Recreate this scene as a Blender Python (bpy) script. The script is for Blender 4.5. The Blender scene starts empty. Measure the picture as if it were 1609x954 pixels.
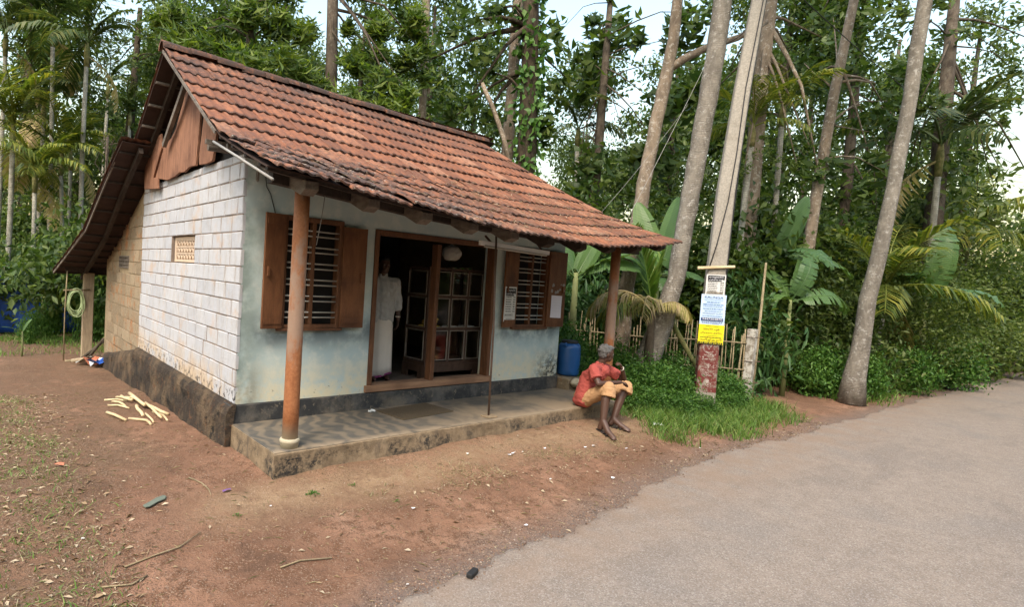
import bpy, math, random
import numpy as np
from mathutils import Vector, Matrix, Quaternion

random.seed(7)
RNG = np.random.default_rng(11)
scene = bpy.context.scene
COL = scene.collection

# ------------------------------------------------------------------ camera
cam_data = bpy.data.cameras.new('camera')
cam = bpy.data.objects.new('camera', cam_data)
COL.objects.link(cam)
_r = Vector((0.79472, -0.60384, 0.06164)); _u = Vector((-0.01993, 0.07554, 0.99694)); _f = Vector((0.60665, 0.79352, -0.04800))
m = Matrix.Identity(4)
for i in range(3):
    m[i][0] = _r[i]; m[i][1] = _u[i]; m[i][2] = -_f[i]
m[0][3], m[1][3], m[2][3] = -2.1372, -5.6075, 1.9814
cam.matrix_world = m
cam_data.sensor_fit = 'HORIZONTAL'; cam_data.sensor_width = 36.0
cam_data.lens = 886.99 / 1609 * 36.0
cam_data.shift_x = (804.5 - 636) / 1609
cam_data.clip_start = 0.05; cam_data.clip_end = 600
scene.camera = cam

# ------------------------------------------------------------------ sky, sun, exposure
SUN_EL, SUN_AZ = math.radians(54), math.radians(238)      # azimuth clockwise from +Y
world = bpy.data.worlds.new('World'); scene.world = world; world.use_nodes = True
wn = world.node_tree; wn.nodes.clear()
wo = wn.nodes.new('ShaderNodeOutputWorld'); wb = wn.nodes.new('ShaderNodeBackground'); ws = wn.nodes.new('ShaderNodeTexSky')
ws.sky_type = 'NISHITA'; ws.sun_disc = False; ws.sun_elevation = SUN_EL; ws.sun_rotation = SUN_AZ
ws.air_density = 2.5; ws.dust_density = 4.0; ws.ozone_density = 5.0; ws.altitude = 50
wb.inputs['Strength'].default_value = 0.15
wn.links.new(ws.outputs[0], wb.inputs[0]); wn.links.new(wb.outputs[0], wo.inputs[0])
sun_d = bpy.data.lights.new('sun', 'SUN'); sun = bpy.data.objects.new('sun', sun_d); COL.objects.link(sun)
sun_d.energy = 1.1; sun_d.angle = math.radians(14); sun_d.color = (1.0, 0.95, 0.86)
_sd = Vector((math.sin(SUN_AZ) * math.cos(SUN_EL), math.cos(SUN_AZ) * math.cos(SUN_EL), math.sin(SUN_EL)))
sun.rotation_euler = (-_sd).to_track_quat('-Z', 'Y').to_euler()
sun.location = _sd * 40
vs = scene.view_settings
vs.view_transform = 'Standard'; vs.look = 'None'; vs.gamma = 1.0; vs.use_curve_mapping = False
vs.exposure = 1.5
vs.use_white_balance = True; vs.white_balance_temperature = 6900; vs.white_balance_tint = 13      # the camera's own white balance, warmed for shade
scene.cycles.max_bounces = 6; scene.cycles.diffuse_bounces = 3; scene.cycles.glossy_bounces = 2
scene.cycles.transmission_bounces = 4; scene.cycles.transparent_max_bounces = 6
scene.cycles.use_denoising = True

# ------------------------------------------------------------------ helpers
class MB:
    """collects faces; build() links them as one mesh object"""
    def __init__(s): s.v = []; s.f = []
    def add(s, vs, fs):
        o = len(s.v); s.v += [tuple(p) for p in vs]; s.f += [tuple(i + o for i in f) for f in fs]; return s
    def box(s, lo, hi, M=None):
        x0, y0, z0 = lo; x1, y1, z1 = hi
        p = [(x0,y0,z0),(x1,y0,z0),(x1,y1,z0),(x0,y1,z0),(x0,y0,z1),(x1,y0,z1),(x1,y1,z1),(x0,y1,z1)]
        if M is not None: p = [M @ Vector(q) for q in p]
        return s.add(p, [(0,3,2,1),(4,5,6,7),(0,1,5,4),(1,2,6,5),(2,3,7,6),(3,0,4,7)])
    def bar(s, a, b, w, h, up=(0, 0, 1)):
        a, b = Vector(a), Vector(b); d = (b - a); L = d.length; d.normalize()
        up = Vector(up); x = d.cross(up)
        if x.length < 1e-4: x = d.cross(Vector((1, 0, 0)))
        x.normalize(); y = x.cross(d)
        p = []
        for t in (0, L):
            for sx, sy in ((-1,-1),(1,-1),(1,1),(-1,1)): p.append(a + d*t + x*(sx*w/2) + y*(sy*h/2))
        return s.add(p, [(0,1,2,3),(7,6,5,4),(0,4,5,1),(1,5,6,2),(2,6,7,3),(3,7,4,0)])
    def tube(s, pts, rad, n=8, cap=True, jitter=0, rng=None, flat=1.0):
        pts = [Vector(p) for p in pts]
        if not hasattr(rad, '__len__'): rad = [rad] * len(pts)
        ref = None; rings = []
        for i, p in enumerate(pts):
            d = (pts[min(i+1, len(pts)-1)] - pts[max(i-1, 0)]).normalized()
            if ref is None:
                ref = d.cross(Vector((0.31, 0.87, 0.12)))
                if ref.length < .1: ref = d.cross(Vector((1, 0, 0)))
            ref = (ref - d * ref.dot(d)).normalized(); b = d.cross(ref)
            ring = []
            for k in range(n):
                a = 2 * math.pi * k / n
                r = rad[i] * (1 + (rng.uniform(-jitter, jitter) if rng else 0))
                ring.append(p + ref * (math.cos(a) * r) + b * (math.sin(a) * r * flat))
            rings.append(ring)
        vs = [q for r in rings for q in r]; fs = []
        for i in range(len(rings) - 1):
            for k in range(n):
                fs.append((i*n+k, i*n+(k+1) % n, (i+1)*n+(k+1) % n, (i+1)*n+k))
        if cap: fs += [tuple(range(n-1, -1, -1)), tuple(range((len(rings)-1)*n, len(rings)*n))]
        return s.add(vs, fs)
    def lathe(s, prof, n=20, c=(0, 0, 0), fold=None):
        vs = []; fs = []
        for i, (r, z) in enumerate(prof):
            for k in range(n):
                a = 2*math.pi*k/n; rr = r * (1 + (fold(a, i/(len(prof)-1)) if fold else 0))
                vs.append((c[0]+rr*math.cos(a), c[1]+rr*math.sin(a), c[2]+z))
        for i in range(len(prof)-1):
            for k in range(n): fs.append((i*n+k, i*n+(k+1) % n, (i+1)*n+(k+1) % n, (i+1)*n+k))
        fs += [tuple(range(n-1, -1, -1)), tuple(range((len(prof)-1)*n, len(prof)*n))]
        return s.add(vs, fs)
    def prism(s, poly, off):
        off = Vector(off); n = len(poly); a = [Vector(p) for p in poly]; b = [p + off for p in a]
        return s.add(a + b, [tuple(range(n)), tuple(range(2*n-1, n-1, -1))] + [(i, i+n, (i+1) % n + n, (i+1) % n) for i in range(n)])
    def ball(s, c, r, n=10, mrows=7, M=None):
        r = r if hasattr(r, '__len__') else (r, r, r); vs = []; fs = []; c = Vector(c)
        for i in range(1, mrows):
            t = math.pi*i/mrows
            for k in range(n):
                a = 2*math.pi*k/n; q = Vector((r[0]*math.sin(t)*math.cos(a), r[1]*math.sin(t)*math.sin(a), r[2]*math.cos(t)))
                vs.append(c + (M @ q if M is not None else q))
        top = Vector((0, 0, r[2])); bot = -top
        vs += [c + (M @ top if M is not None else top), c + (M @ bot if M is not None else bot)]
        for i in range(mrows-2):
            for k in range(n): fs.append((i*n+k, (i+1)*n+k, (i+1)*n+(k+1) % n, i*n+(k+1) % n))
        N = len(vs)
        for k in range(n):
            fs.append((N-2, k, (k+1) % n)); fs.append((N-1, (mrows-2)*n+(k+1) % n, (mrows-2)*n+k))
        return s.add(vs, fs)
    def capsule(s, a, b, ra, rb, n=12):
        a, b = Vector(a), Vector(b); d = (b - a).normalized(); pts = []; rad = []
        for t in (-1, -.85, -.5): pts.append(a + d*ra*t); rad.append(max(ra*math.sqrt(max(0, 1-t*t)), ra*.06))
        pts += [a, b]; rad += [ra, rb]
        for t in (.5, .85, 1): pts.append(b + d*rb*t); rad.append(max(rb*math.sqrt(max(0, 1-t*t)), rb*.06))
        return s.tube(pts, rad, n)
    def chain(s, pts, rad, n=12):
        for i in range(len(pts)-1): s.capsule(pts[i], pts[i+1], rad[i], rad[i+1], n)
        return s
    def mesh(s, name, mat=None, smooth=False):
        me = bpy.data.meshes.new(name); me.from_pydata(s.v, [], s.f)
        if mat: me.materials.append(mat)
        if smooth: me.shade_smooth()
        me.update(); return me
    def build(s, name, mat=None, parent=None, smooth=False, bevel=0):
        return link(name, s.mesh(name, mat, smooth), parent, bevel)

def link(name, me, parent=None, bevel=0):
    o = bpy.data.objects.new(name, me); COL.objects.link(o)
    if parent is not None: o.parent = parent
    if bevel:
        b = o.modifiers.new('bevel', 'BEVEL'); b.width = bevel; b.segments = 2; b.limit_method = 'ANGLE'
    return o
def empty(name, loc=(0, 0, 0), rz=0):
    o = bpy.data.objects.new(name, None); COL.objects.link(o); o.location = loc; o.rotation_euler = (0, 0, rz)
    o.empty_display_size = .1
    return o
def tag(o, label=None, cat=None, group=None, kind=None):
    if label: o['label'] = label
    if cat: o['category'] = cat
    if group: o['group'] = group
    if kind: o['kind'] = kind
    return o
def baked(o):
    """replace an object's modifiers by their result"""
    dg = bpy.context.evaluated_depsgraph_get()
    me = bpy.data.meshes.new_from_object(o.evaluated_get(dg)); o.modifiers.clear(); old = o.data; o.data = me
    return o
def fused(mb, name, mat, parent=None, vox=.008, smooth=6, wrinkle=0, wscale=.08):
    """several closed shapes grown together into one continuous surface"""
    o = mb.build(name, None, parent)
    r = o.modifiers.new('r', 'REMESH'); r.mode = 'VOXEL'; r.voxel_size = vox
    s_ = o.modifiers.new('s', 'SMOOTH'); s_.iterations = smooth; s_.factor = .5
    if wrinkle:
        t = bpy.data.textures.new(name + '_folds', 'CLOUDS'); t.noise_scale = wscale; t.noise_depth = 2
        d = o.modifiers.new('d', 'DISPLACE'); d.texture = t; d.strength = wrinkle; d.mid_level = .5; d.texture_coords = 'GLOBAL'
    bpy.context.view_layer.update()
    baked(o); o.data.materials.clear(); o.data.materials.append(mat); o.data.shade_smooth()
    return o
def lerp(a, b, t): return a + (b - a) * t
def interp(x, tab):
    xs = [t[0] for t in tab]; ys = [t[1] for t in tab]
    return float(np.interp(x, xs, ys))
def np_mesh(name, V, F, mat, smooth=False):
    me = bpy.data.meshes.new(name); V = np.asarray(V, np.float32); F = np.asarray(F, np.int32); k = F.shape[1]
    me.vertices.add(len(V)); me.vertices.foreach_set('co', V.ravel())
    me.loops.add(F.size); me.loops.foreach_set('vertex_index', F.ravel())
    me.polygons.add(len(F)); me.polygons.foreach_set('loop_start', np.arange(0, F.size, k, dtype=np.int32))
    me.polygons.foreach_set('loop_total', np.full(len(F), k, np.int32))
    me.materials.append(mat); me.update(calc_edges=True)
    if smooth: me.shade_smooth()
    return me

# ------------------------------------------------------------------ node materials
class NT:
    def __init__(s, name):
        s.m = bpy.data.materials.new(name); s.m.use_nodes = True; s.t = s.m.node_tree; s.t.nodes.clear()
        s.out = s.t.nodes.new('ShaderNodeOutputMaterial'); s._c = {}
    def node(s, ty, **kw):
        n = s.t.nodes.new(ty)
        for k, v in kw.items(): setattr(n, k, v)
        return n
    def put(s, sock, v):
        if isinstance(v, bpy.types.NodeSocket): s.t.links.new(v, sock)
        elif v is not None:
            if hasattr(v, '__len__') and len(v) == 3 and sock.type == 'RGBA': v = (*v, 1)
            sock.default_value = v
    def pos(s):
        if 'g' not in s._c: s._c['g'] = s.node('ShaderNodeNewGeometry')
        return s._c['g'].outputs['Position']
    def geo(s, name): s.pos(); return s._c['g'].outputs[name]
    def obj(s): 
        if 'o' not in s._c: s._c['o'] = s.node('ShaderNodeTexCoord')
        return s._c['o'].outputs['Object']
    def rand(s):
        if 'i' not in s._c: s._c['i'] = s.node('ShaderNodeObjectInfo')
        return s._c['i'].outputs['Random']
    def attr(s, name): return s.node('ShaderNodeAttribute', attribute_name=name)
    def noise(s, scale, detail=4, rough=.55, vec=None, dist=0, out='Fac'):
        n = s.node('ShaderNodeTexNoise'); s.put(n.inputs['Vector'], vec or s.pos())
        n.inputs['Scale'].default_value = scale; n.inputs['Detail'].default_value = detail
        n.inputs['Roughness'].default_value = rough; n.inputs['Distortion'].default_value = dist
        return n.outputs[out]
    def vor(s, scale, vec=None, feature='F1', out='Distance'):
        n = s.node('ShaderNodeTexVoronoi', feature=feature); s.put(n.inputs['Vector'], vec or s.pos()); n.inputs['Scale'].default_value = scale
        return n.outputs[out]
    def mapv(s, vec, scale=(1, 1, 1), loc=(0, 0, 0), rot=(0, 0, 0)):
        n = s.node('ShaderNodeMapping'); s.put(n.inputs['Vector'], vec)
        n.inputs['Scale'].default_value = scale; n.inputs['Location'].default_value = loc; n.inputs['Rotation'].default_value = rot
        return n.outputs[0]
    def sep(s, vec, ax): 
        n = s.node('ShaderNodeSeparateXYZ'); s.put(n.inputs[0], vec); return n.outputs[ax]
    def math(s, op, a, b=0, clamp=False):
        n = s.node('ShaderNodeMath', operation=op, use_clamp=clamp); s.put(n.inputs[0], a); s.put(n.inputs[1], b); return n.outputs[0]
    def step(s, v, lo, hi, a=0., b=1.):
        n = s.node('ShaderNodeMapRange'); n.interpolation_type = 'SMOOTHSTEP'
        s.put(n.inputs[0], v); s.put(n.inputs[1], lo); s.put(n.inputs[2], hi); s.put(n.inputs[3], a); s.put(n.inputs[4], b); return n.outputs[0]
    def ramp(s, fac, stops):
        n = s.node('ShaderNodeValToRGB'); s.put(n.inputs[0], fac); e = n.color_ramp.elements
        while len(e) < len(stops): e.new(.5)
        for el, (p, c) in zip(e, stops): el.position = p; el.color = (*c, 1) if hasattr(c, '__len__') else (c, c, c, 1)
        return n.outputs[0]
    def mix(s, fac, a, b, blend='MIX'):
        n = s.node('ShaderNodeMix', data_type='RGBA', blend_type=blend)
        s.put(n.inputs[0], fac); s.put(n.inputs[6], a); s.put(n.inputs[7], b); return n.outputs[2]
    def bump(s, h, strength=.5, dist=.01, nrm=None):
        n = s.node('ShaderNodeBump'); s.put(n.inputs['Height'], h); n.inputs['Strength'].default_value = strength; n.inputs['Distance'].default_value = dist
        if nrm: s.put(n.inputs['Normal'], nrm)
        return n.outputs[0]
    def bsdf(s, col, rough=.8, normal=None, spec=.3, **kw):
        n = s.node('ShaderNodeBsdfPrincipled'); s.put(n.inputs['Base Color'], col); s.put(n.inputs['Roughness'], rough)
        s.put(n.inputs['Specular IOR Level'], spec)
        if normal: s.put(n.inputs['Normal'], normal)
        for k, v in kw.items(): s.put(n.inputs[k.replace('_', ' ')], v)
        return n.outputs[0]
    def done(s, sh): s.t.links.new(sh, s.out.inputs[0]); return s.m

def simple(name, col, rough=.7, var=.25, scale=18, spec=.3, bump=.15, **kw):
    t = NT(name); n = t.noise(scale, 5)
    c = t.mix(n, [v*(1-var) for v in col], [min(1, v*(1+var)) for v in col])
    return t.done(t.bsdf(c, rough, t.bump(n, bump, .01), spec, **kw))
def leaf_mat(name, cols, trans=.35, rough=.5, spec=.35):
    t = NT(name); r = t.geo('Random Per Island'); n = t.noise(.9, 2)
    f = t.math('ADD', t.math('MULTIPLY', r, .75), t.math('MULTIPLY', n, .35))
    k = len(cols); c = t.ramp(f, [(.08 + .84*i/(k-1), cols[i]) for i in range(k)])
    b = t.bsdf(c, rough, None, spec); tr = t.node('ShaderNodeBsdfTranslucent')
    t.put(tr.inputs[0], t.mix(1, c, (1.15, 1.2, .55), 'MULTIPLY'))
    mx = t.node('ShaderNodeMixShader'); mx.inputs[0].default_value = trans
    t.t.links.new(b, mx.inputs[1]); t.t.links.new(tr.outputs[0], mx.inputs[2])
    return t.done(mx.outputs[0])

MAT = {}
def make_materials():
    # bare earth with tan dust, grey gravel and dark humus zones held in a colour attribute
    t = NT('earth'); a = t.attr('zone'); sp = t.node('ShaderNodeSeparateColor'); t.put(sp.inputs[0], a.outputs['Color'])
    n1, n2, n3 = t.noise(1.0, 6, .62), t.noise(7, 6, .7), t.noise(60, 4, .7)
    c = t.ramp(n1, [(.34, (.125, .07, .045)), (.45, (.22, .118, .074)), (.56, (.295, .163, .105)), (.7, (.365, .22, .148))])
    c = t.mix(t.math('MULTIPLY', t.step(t.noise(.55, 4, .6, dist=.8), .5, .66), .7), c, (.155, .09, .057))
    c = t.mix(t.step(n2, .44, .62), c, (.155, .08, .047))
    tanm = t.math('MULTIPLY', sp.outputs[0], t.step(n2, .2, .6), True)
    c = t.mix(tanm, c, (.32, .215, .13))
    c = t.mix(t.math('MULTIPLY', sp.outputs[2], t.step(n2, .25, .55), True), c, (.135, .085, .052))
    c = t.mix(t.math('MULTIPLY', sp.outputs[1], t.step(n3, .3, .55), True), c, (.155, .135, .12))
    c = t.mix(t.step(n3, .58, .75), c, t.mix(.5, c, (.42, .32, .25)))
    c = t.mix(t.step(t.noise(140, 2, .5), .62, .72), c, t.mix(.55, c, (.09, .055, .035)))
    h = t.math('ADD', t.math('MULTIPLY', n2, .6), t.math('MULTIPLY', n3, .45))
    vr = t.vor(120, None, 'F1', 'Color'); sq = t.node('ShaderNodeSeparateColor'); t.put(sq.inputs[0], vr)
    c = t.mix(t.math('MULTIPLY', t.step(sq.outputs[0], .8, .86), t.step(n2, .4, .6)), c, t.mix(.45, c, (.42, .31, .23))); c = t.mix(t.math('MULTIPLY', t.step(sq.outputs[1], .8, .88), t.step(n1, .4, .6)), c, t.mix(.6, c, (.06, .035, .02)))
    h = t.math('ADD', h, t.math('MULTIPLY', t.noise(18, 5, .7), .5))
    MAT['earth'] = t.done(t.bsdf(c, .95, t.bump(h, 1.0, .045), .12))
    # dusty road
    t = NT('road_dust'); n1, n2, n3 = t.noise(.7, 4), t.noise(5, 6, .7), t.noise(170, 3, .7)
    c = t.ramp(n2, [(.3, (.212, .168, .135)), (.55, (.256, .206, .166)), (.75, (.29, .235, .19))])
    c = t.mix(t.step(n1, .5, .72), c, (.215, .18, .153))
    c = t.mix(t.step(n3, .55, .75), c, t.mix(.3, c, (.13, .11, .1)))
    c = t.mix(t.step(t.noise(120, 2), .66, .74), c, (.31, .26, .22))
    c = t.mix(t.math('MULTIPLY', t.step(t.noise(1.3, 6, .65, t.mapv(t.pos(), (.35, 1.3, 1)), dist=.6), .5, .68), .6), c, (.185, .15, .125))
    yy = t.sep(t.pos(), 1)
    vr = t.vor(130, None, 'F1', 'Color'); sp = t.node('ShaderNodeSeparateColor'); t.put(sp.inputs[0], vr)
    c = t.mix(t.step(sp.outputs[0], .75, .84), c, t.mix(.45, c, (.40, .36, .32))); c = t.mix(t.step(sp.outputs[1], .75, .84), c, t.mix(.45, c, (.09, .078, .07)))
    drift = t.math('MULTIPLY', t.step(yy, -3.75, -2.75), t.step(t.noise(2.6, 5, .65), .36, .62))
    c = t.mix(t.math('MULTIPLY', drift, .6), c, (.25, .17, .118))
    ck = t.vor(1.1, t.mapv(t.pos(), (1, 1, 1)), 'DISTANCE_TO_EDGE'); cw = t.math('MULTIPLY', t.step(t.noise(1.2, 3), .5, .6), t.math('SUBTRACT', 1.0, t.step(t.math('ADD', ck, t.math('MULTIPLY', t.noise(30, 3), .02)), .012, .022), True))
    c = t.mix(t.math('MULTIPLY', cw, .0), c, (.08, .065, .055))
    MAT['road'] = t.done(t.bsdf(c, .88, t.bump(t.math('ADD', t.math('ADD', n3, n2), sp.outputs[0]), .7, .008), .2))
    # whitewashed blocks
    t = NT('whitewashed_block'); P = t.pos(); z = t.sep(P, 2); n1, n2, n3 = t.noise(2.3, 5, .65), t.noise(14, 6, .7), t.noise(70, 3)
    r = t.rand()
    c = t.mix(r, (.395, .405, .435), (.445, .45, .47))
    st = t.noise(5, 6, .7, t.mapv(P, (1, 2.2, .5)))
    c = t.mix(t.math('MULTIPLY', t.step(st, .47, .7), .6), c, (.36, .32, .275))
    c = t.mix(t.math('MULTIPLY', t.step(n1, .54, .7), .7), c, (.46, .33, .235))
    c = t.mix(t.math('MULTIPLY', t.step(t.noise(3.4, 6, .75), .5, .64), .35), c, (.30, .30, .31))
    c = t.mix(t.math('MULTIPLY', t.step(t.noise(9, 5, .7, t.mapv(P, (1, 3.4, .35))), .56, .72), .45), c, (.33, .31, .3))
    low = t.math('SUBTRACT', 1.0, t.step(z, .55, 1.05), True)
    c = t.mix(t.math('MULTIPLY', low, t.step(n1, .4, .55), True), c, (.46, .36, .26))
    c = t.mix(t.math('MULTIPLY', t.math('SUBTRACT', 1.0, t.step(z, .55, .86), True), t.step(n2, .52, .6), True), c, (.05, .045, .04))
    c = t.mix(t.step(t.noise(34, 3, .7), .7, .76), c, (.36, .25, .17))
    MAT['block'] = t.done(t.bsdf(c, .9, t.bump(t.math('ADD', n2, t.math('MULTIPLY', n3, .5)), .5, .012), .2))
    MAT['mortar'] = simple('stained_mortar', (.235, .185, .15), .95, .5, 9)
    # bare laterite
    t = NT('laterite_block'); P = t.pos(); n1, n2 = t.noise(2.6, 5, .7), t.noise(22, 6, .75)
    c = t.mix(t.rand(), (.215, .165, .11), (.30, .235, .16))
    c = t.mix(t.step(n1, .5, .66), c, (.33, .155, .07)); c = t.mix(t.step(n2, .55, .7), c, (.42, .34, .22))
    c = t.mix(t.step(t.noise(16, 5), .6, .72), c, (.14, .09, .055))
    MAT['laterite'] = t.done(t.bsdf(c, .95, t.bump(n2, .9, .02), .15))
    MAT['ochre_plaster'] = simple('ochre_mud_plaster', (.27, .205, .125), .95, .4, 6, bump=.5)
    # limewash front wall, pale blue-green with wear
    t = NT('blue_limewash'); P = t.pos(); x, z = t.sep(P, 0), t.sep(P, 2); n1, n2, n3 = t.noise(1.5, 6, .65), t.noise(6, 6, .7), t.noise(45, 4)
    c = t.ramp(n1, [(.3, (.36, .475, .505)), (.5, (.45, .535, .52)), (.68, (.51, .565, .51))])
    c = t.mix(t.math('MULTIPLY', t.step(n2, .48, .64), .8), c, (.55, .60, .57))
    base = t.math('SUBTRACT', 1.0, t.step(z, .55, 1.15), True)
    c = t.mix(t.math('MULTIPLY', base, t.step(n2, .3, .6), True), c, (.62, .56, .40))
    # grime band under the windows and dark mould blooms
    band = t.math('MULTIPLY', t.step(z, 1.0, 1.3), t.math('SUBTRACT', 1.0, t.step(z, 1.32, 1.6), True))
    c = t.mix(t.math('MULTIPLY', band, t.step(t.noise(2.2, 5, .65), .38, .62), True), c, (.16, .2, .21))
    cn = t.math('SUBTRACT', 1.0, t.step(x, .02, .42), True)
    c = t.mix(t.math('MULTIPLY', cn, t.step(t.noise(2.4, 5), .36, .58), True), c, (.22, .28, .26))
    c = t.mix(t.math('MULTIPLY', cn, t.math('MULTIPLY', t.math('SUBTRACT', 1.0, t.step(z, .6, 1.5), True), t.step(n1, .45, .62)), True), c, (.12, .14, .14))
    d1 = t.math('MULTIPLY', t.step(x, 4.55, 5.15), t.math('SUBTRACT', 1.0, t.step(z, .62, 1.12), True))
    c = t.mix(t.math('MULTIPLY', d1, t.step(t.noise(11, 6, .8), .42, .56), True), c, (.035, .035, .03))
    edge = t.math('MULTIPLY', t.math('SUBTRACT', 1.0, t.step(z, .58, .86), True), t.step(t.noise(13, 6, .8), .6, .66))
    c = t.mix(edge, c, (.05, .05, .045))
    c = t.mix(t.step(t.noise(24, 3, .8), .73, .77), c, (.12, .1, .09))
    MAT['limewash'] = t.done(t.bsdf(c, .9, t.bump(t.math('ADD', n3, n2), .35, .006), .2))
    # stained plinth (rubble and old plaster)
    t = NT('stained_plinth'); n1, n2, n3 = t.noise(2.2, 6, .7), t.noise(10, 6, .75), t.noise(40, 4, .7)
    c = t.mix(t.step(n1, .42, .68), (.05, .04, .033), (.155, .11, .07))
    c = t.mix(t.step(n2, .55, .66), c, (.19, .09, .046)); c = t.mix(t.step(n3, .62, .74), c, (.26, .21, .15))
    c = t.mix(t.step(t.noise(5, 6, .8), .55, .62), c, (.03, .028, .024))
    MAT['plinth'] = t.done(t.bsdf(c, .95, t.bump(t.math('ADD', n2, n3), .9, .03), .15))
    t = NT('black_dado'); n1, n2 = t.noise(3, 6, .7), t.noise(18, 5, .7)
    c = t.mix(t.step(n1, .42, .66), (.032, .033, .034), (.10, .094, .086)); c = t.mix(t.step(n2, .56, .72), c, (.17, .14, .105)); c = t.mix(t.math('MULTIPLY', t.step(t.noise(1.6, 5, .7), .5, .7), .7), c, (.19, .155, .115))
    MAT['dado'] = t.done(t.bsdf(c, .75, t.bump(n2, .4, .008), .3))
    # veranda: cement sides, mud-swirled floor
    t = NT('cement_side'); P = t.pos(); n1, n2, n3 = t.noise(1.7, 6, .7), t.noise(9, 6, .75), t.noise(60, 4)
    c = t.mix(t.step(n2, .35, .65), (.165, .12, .076), (.27, .2, .128))
    c = t.mix(t.step(t.noise(7, 6, .75, t.mapv(P, (1, 1, .3))), .5, .7), c, (.13, .10, .072))
    zz = t.sep(P, 2)
    c = t.mix(t.math('MULTIPLY', t.math('MULTIPLY', t.step(n1, .46, .6), t.math('SUBTRACT', 1.0, t.step(zz, .27, .345), True)), t.step(t.noise(15, 6, .8), .42, .56)), c, (.03, .029, .027))
    MAT['cement'] = t.done(t.bsdf(c, .9, t.bump(t.math('ADD', n2, n3), .6, .015), .2))
    t = NT('mud_swirled_floor'); P = t.pos(); 
    wv = t.node('ShaderNodeTexWave', wave_type='BANDS'); t.put(wv.inputs['Vector'], t.mapv(P, (1, 1.4, 1)))
    wv.inputs['Scale'].default_value = 1.5; wv.inputs['Distortion'].default_value = 24; wv.inputs['Detail'].default_value = 3; wv.inputs['Detail Scale'].default_value = .55; wv.inputs['Detail Roughness'].default_value = .6
    n1, n2 = t.noise(1.6, 4), t.noise(26, 5, .7)
    f = t.math('ADD', t.math('MULTIPLY', t.math('MULTIPLY', t.step(wv.outputs['Fac'], .2, 1.0), t.step(n1, .3, .55)), .62), t.math('MULTIPLY', t.step(t.noise(4.5, 6, .7, t.mapv(P, (.6, 1.6, 1)), .8), .38, .68), .38))
    c = t.mix(f, (.075, .07, .061), (.18, .143, .1)); c = t.mix(t.math('MULTIPLY', t.step(t.sep(P, 0), 1.6, 3.2), t.step(n1, .35, .6)), c, (.225, .172, .115))
    c = t.mix(t.step(n2, .62, .75), c, t.mix(.5, c, (.06, .055, .05)))
    edge = t.math('SUBTRACT', 1.0, t.step(t.sep(P, 1), -1.06, -.93), True)
    c = t.mix(t.math('MULTIPLY', edge, t.step(t.noise(6, 4), .3, .55)), c, (.25, .192, .13))
    MAT['floor'] = t.done(t.bsdf(c, .7, t.bump(n2, .3, .005), .35))
    # terracotta roof tile
    t = NT('terracotta_tile'); P = t.pos(); O = t.obj(); r = t.rand(); v = t.sep(O, 1); x, y = t.sep(P, 0), t.sep(P, 1)
    n1, n2, n3 = t.noise(1.1, 5, .6), t.noise(9, 6, .75), t.noise(42, 4, .7)
    c = t.ramp(r, [(0, (.14, .06, .035)), (.4, (.218, .086, .046)), (.8, (.27, .11, .058)), (1, (.305, .155, .095))])
    c = t.mix(t.math('MULTIPLY', t.step(n2, .4, .66), .75), c, (.13, .062, .043))
    # black algae: near the ridge and on the low left end, and on the lower lip of every tile
    ridge = t.math('MULTIPLY', t.step(y, .75, 2.1), t.math('SUBTRACT', 1.0, t.step(x, 3.2, 5.2, 0., .6), True))
    low = t.math('MULTIPLY', t.math('SUBTRACT', 1.0, t.step(y, -.7, .25), True), t.math('SUBTRACT', 1.0, t.step(x, 1.4, 3.6, 0., .8), True))
    alg = t.math('ADD', t.math('MULTIPLY', ridge, 1.0), t.math('MULTIPLY', low, 1.0))
    c = t.mix(t.math('MULTIPLY', alg, t.step(t.math('ADD', t.math('MULTIPLY', n2, .6), t.math('MULTIPLY', n1, .5)), .42, .66), True), c, (.062, .043, .036))
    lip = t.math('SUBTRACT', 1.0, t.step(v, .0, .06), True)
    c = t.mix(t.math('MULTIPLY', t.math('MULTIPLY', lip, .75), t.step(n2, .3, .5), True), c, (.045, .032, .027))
    c = t.mix(t.math('MULTIPLY', t.step(n3, .6, .7), t.step(n1, .35, .7)), c, (.40, .30, .235))
    c = t.mix(t.math('MULTIPLY', low, t.step(t.noise(17, 5, .8), .58, .66)), c, (.34, .30, .24))
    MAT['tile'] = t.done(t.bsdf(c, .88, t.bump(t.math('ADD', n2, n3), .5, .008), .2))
    MAT['tile_under'] = simple('dark_tile_underside', (.045, .026, .02), .95, .5, 8)  # undersides coloured darker than the tile tops
    # woods
    def wood(name, a, b, dark, stretch=(9, 9, .8), rough=.75, d_amt=.5, sp=.25):
        t = NT(name); P = t.pos(); n1 = t.noise(4, 6, .65, t.mapv(P, stretch), .5); n2 = t.noise(2.1, 4); n3 = t.noise(30, 4, .7, t.mapv(P, stretch))
        c = t.mix(t.step(n1, .3, .7), a, b); c = t.mix(t.math('MULTIPLY', t.step(n2, .45, .7), d_amt), c, dark)
        c = t.mix(t.step(n3, .6, .75), c, t.mix(.5, c, dark))
        return t.done(t.bsdf(c, rough, t.bump(t.math('ADD', n1, n3), .4, .006), sp))
    MAT['gable_wood'] = wood('rough_red_timber', (.15, .066, .04), (.33, .165, .10), (.07, .03, .02), (14, 14, .7), .85, .7)
    MAT['shutter'] = wood('brown_shutter', (.125, .05, .022), (.185, .078, .034), (.06, .024, .013), (5, 5, 1), .6, .8)
    MAT['frame_wood'] = wood('door_frame_wood', (.105, .046, .023), (.17, .076, .037), (.05, .022, .013), (8, 8, .8), .6)
    MAT['sill_wood'] = wood('worn_sill_wood', (.24, .13, .075), (.32, .185, .11), (.12, .06, .036), (.8, 9, 9))
    MAT['dark_timber'] = wood('old_dark_timber', (.032, .023, .018), (.06, .044, .034), (.016, .012, .01), (5, 2, 5))
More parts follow.
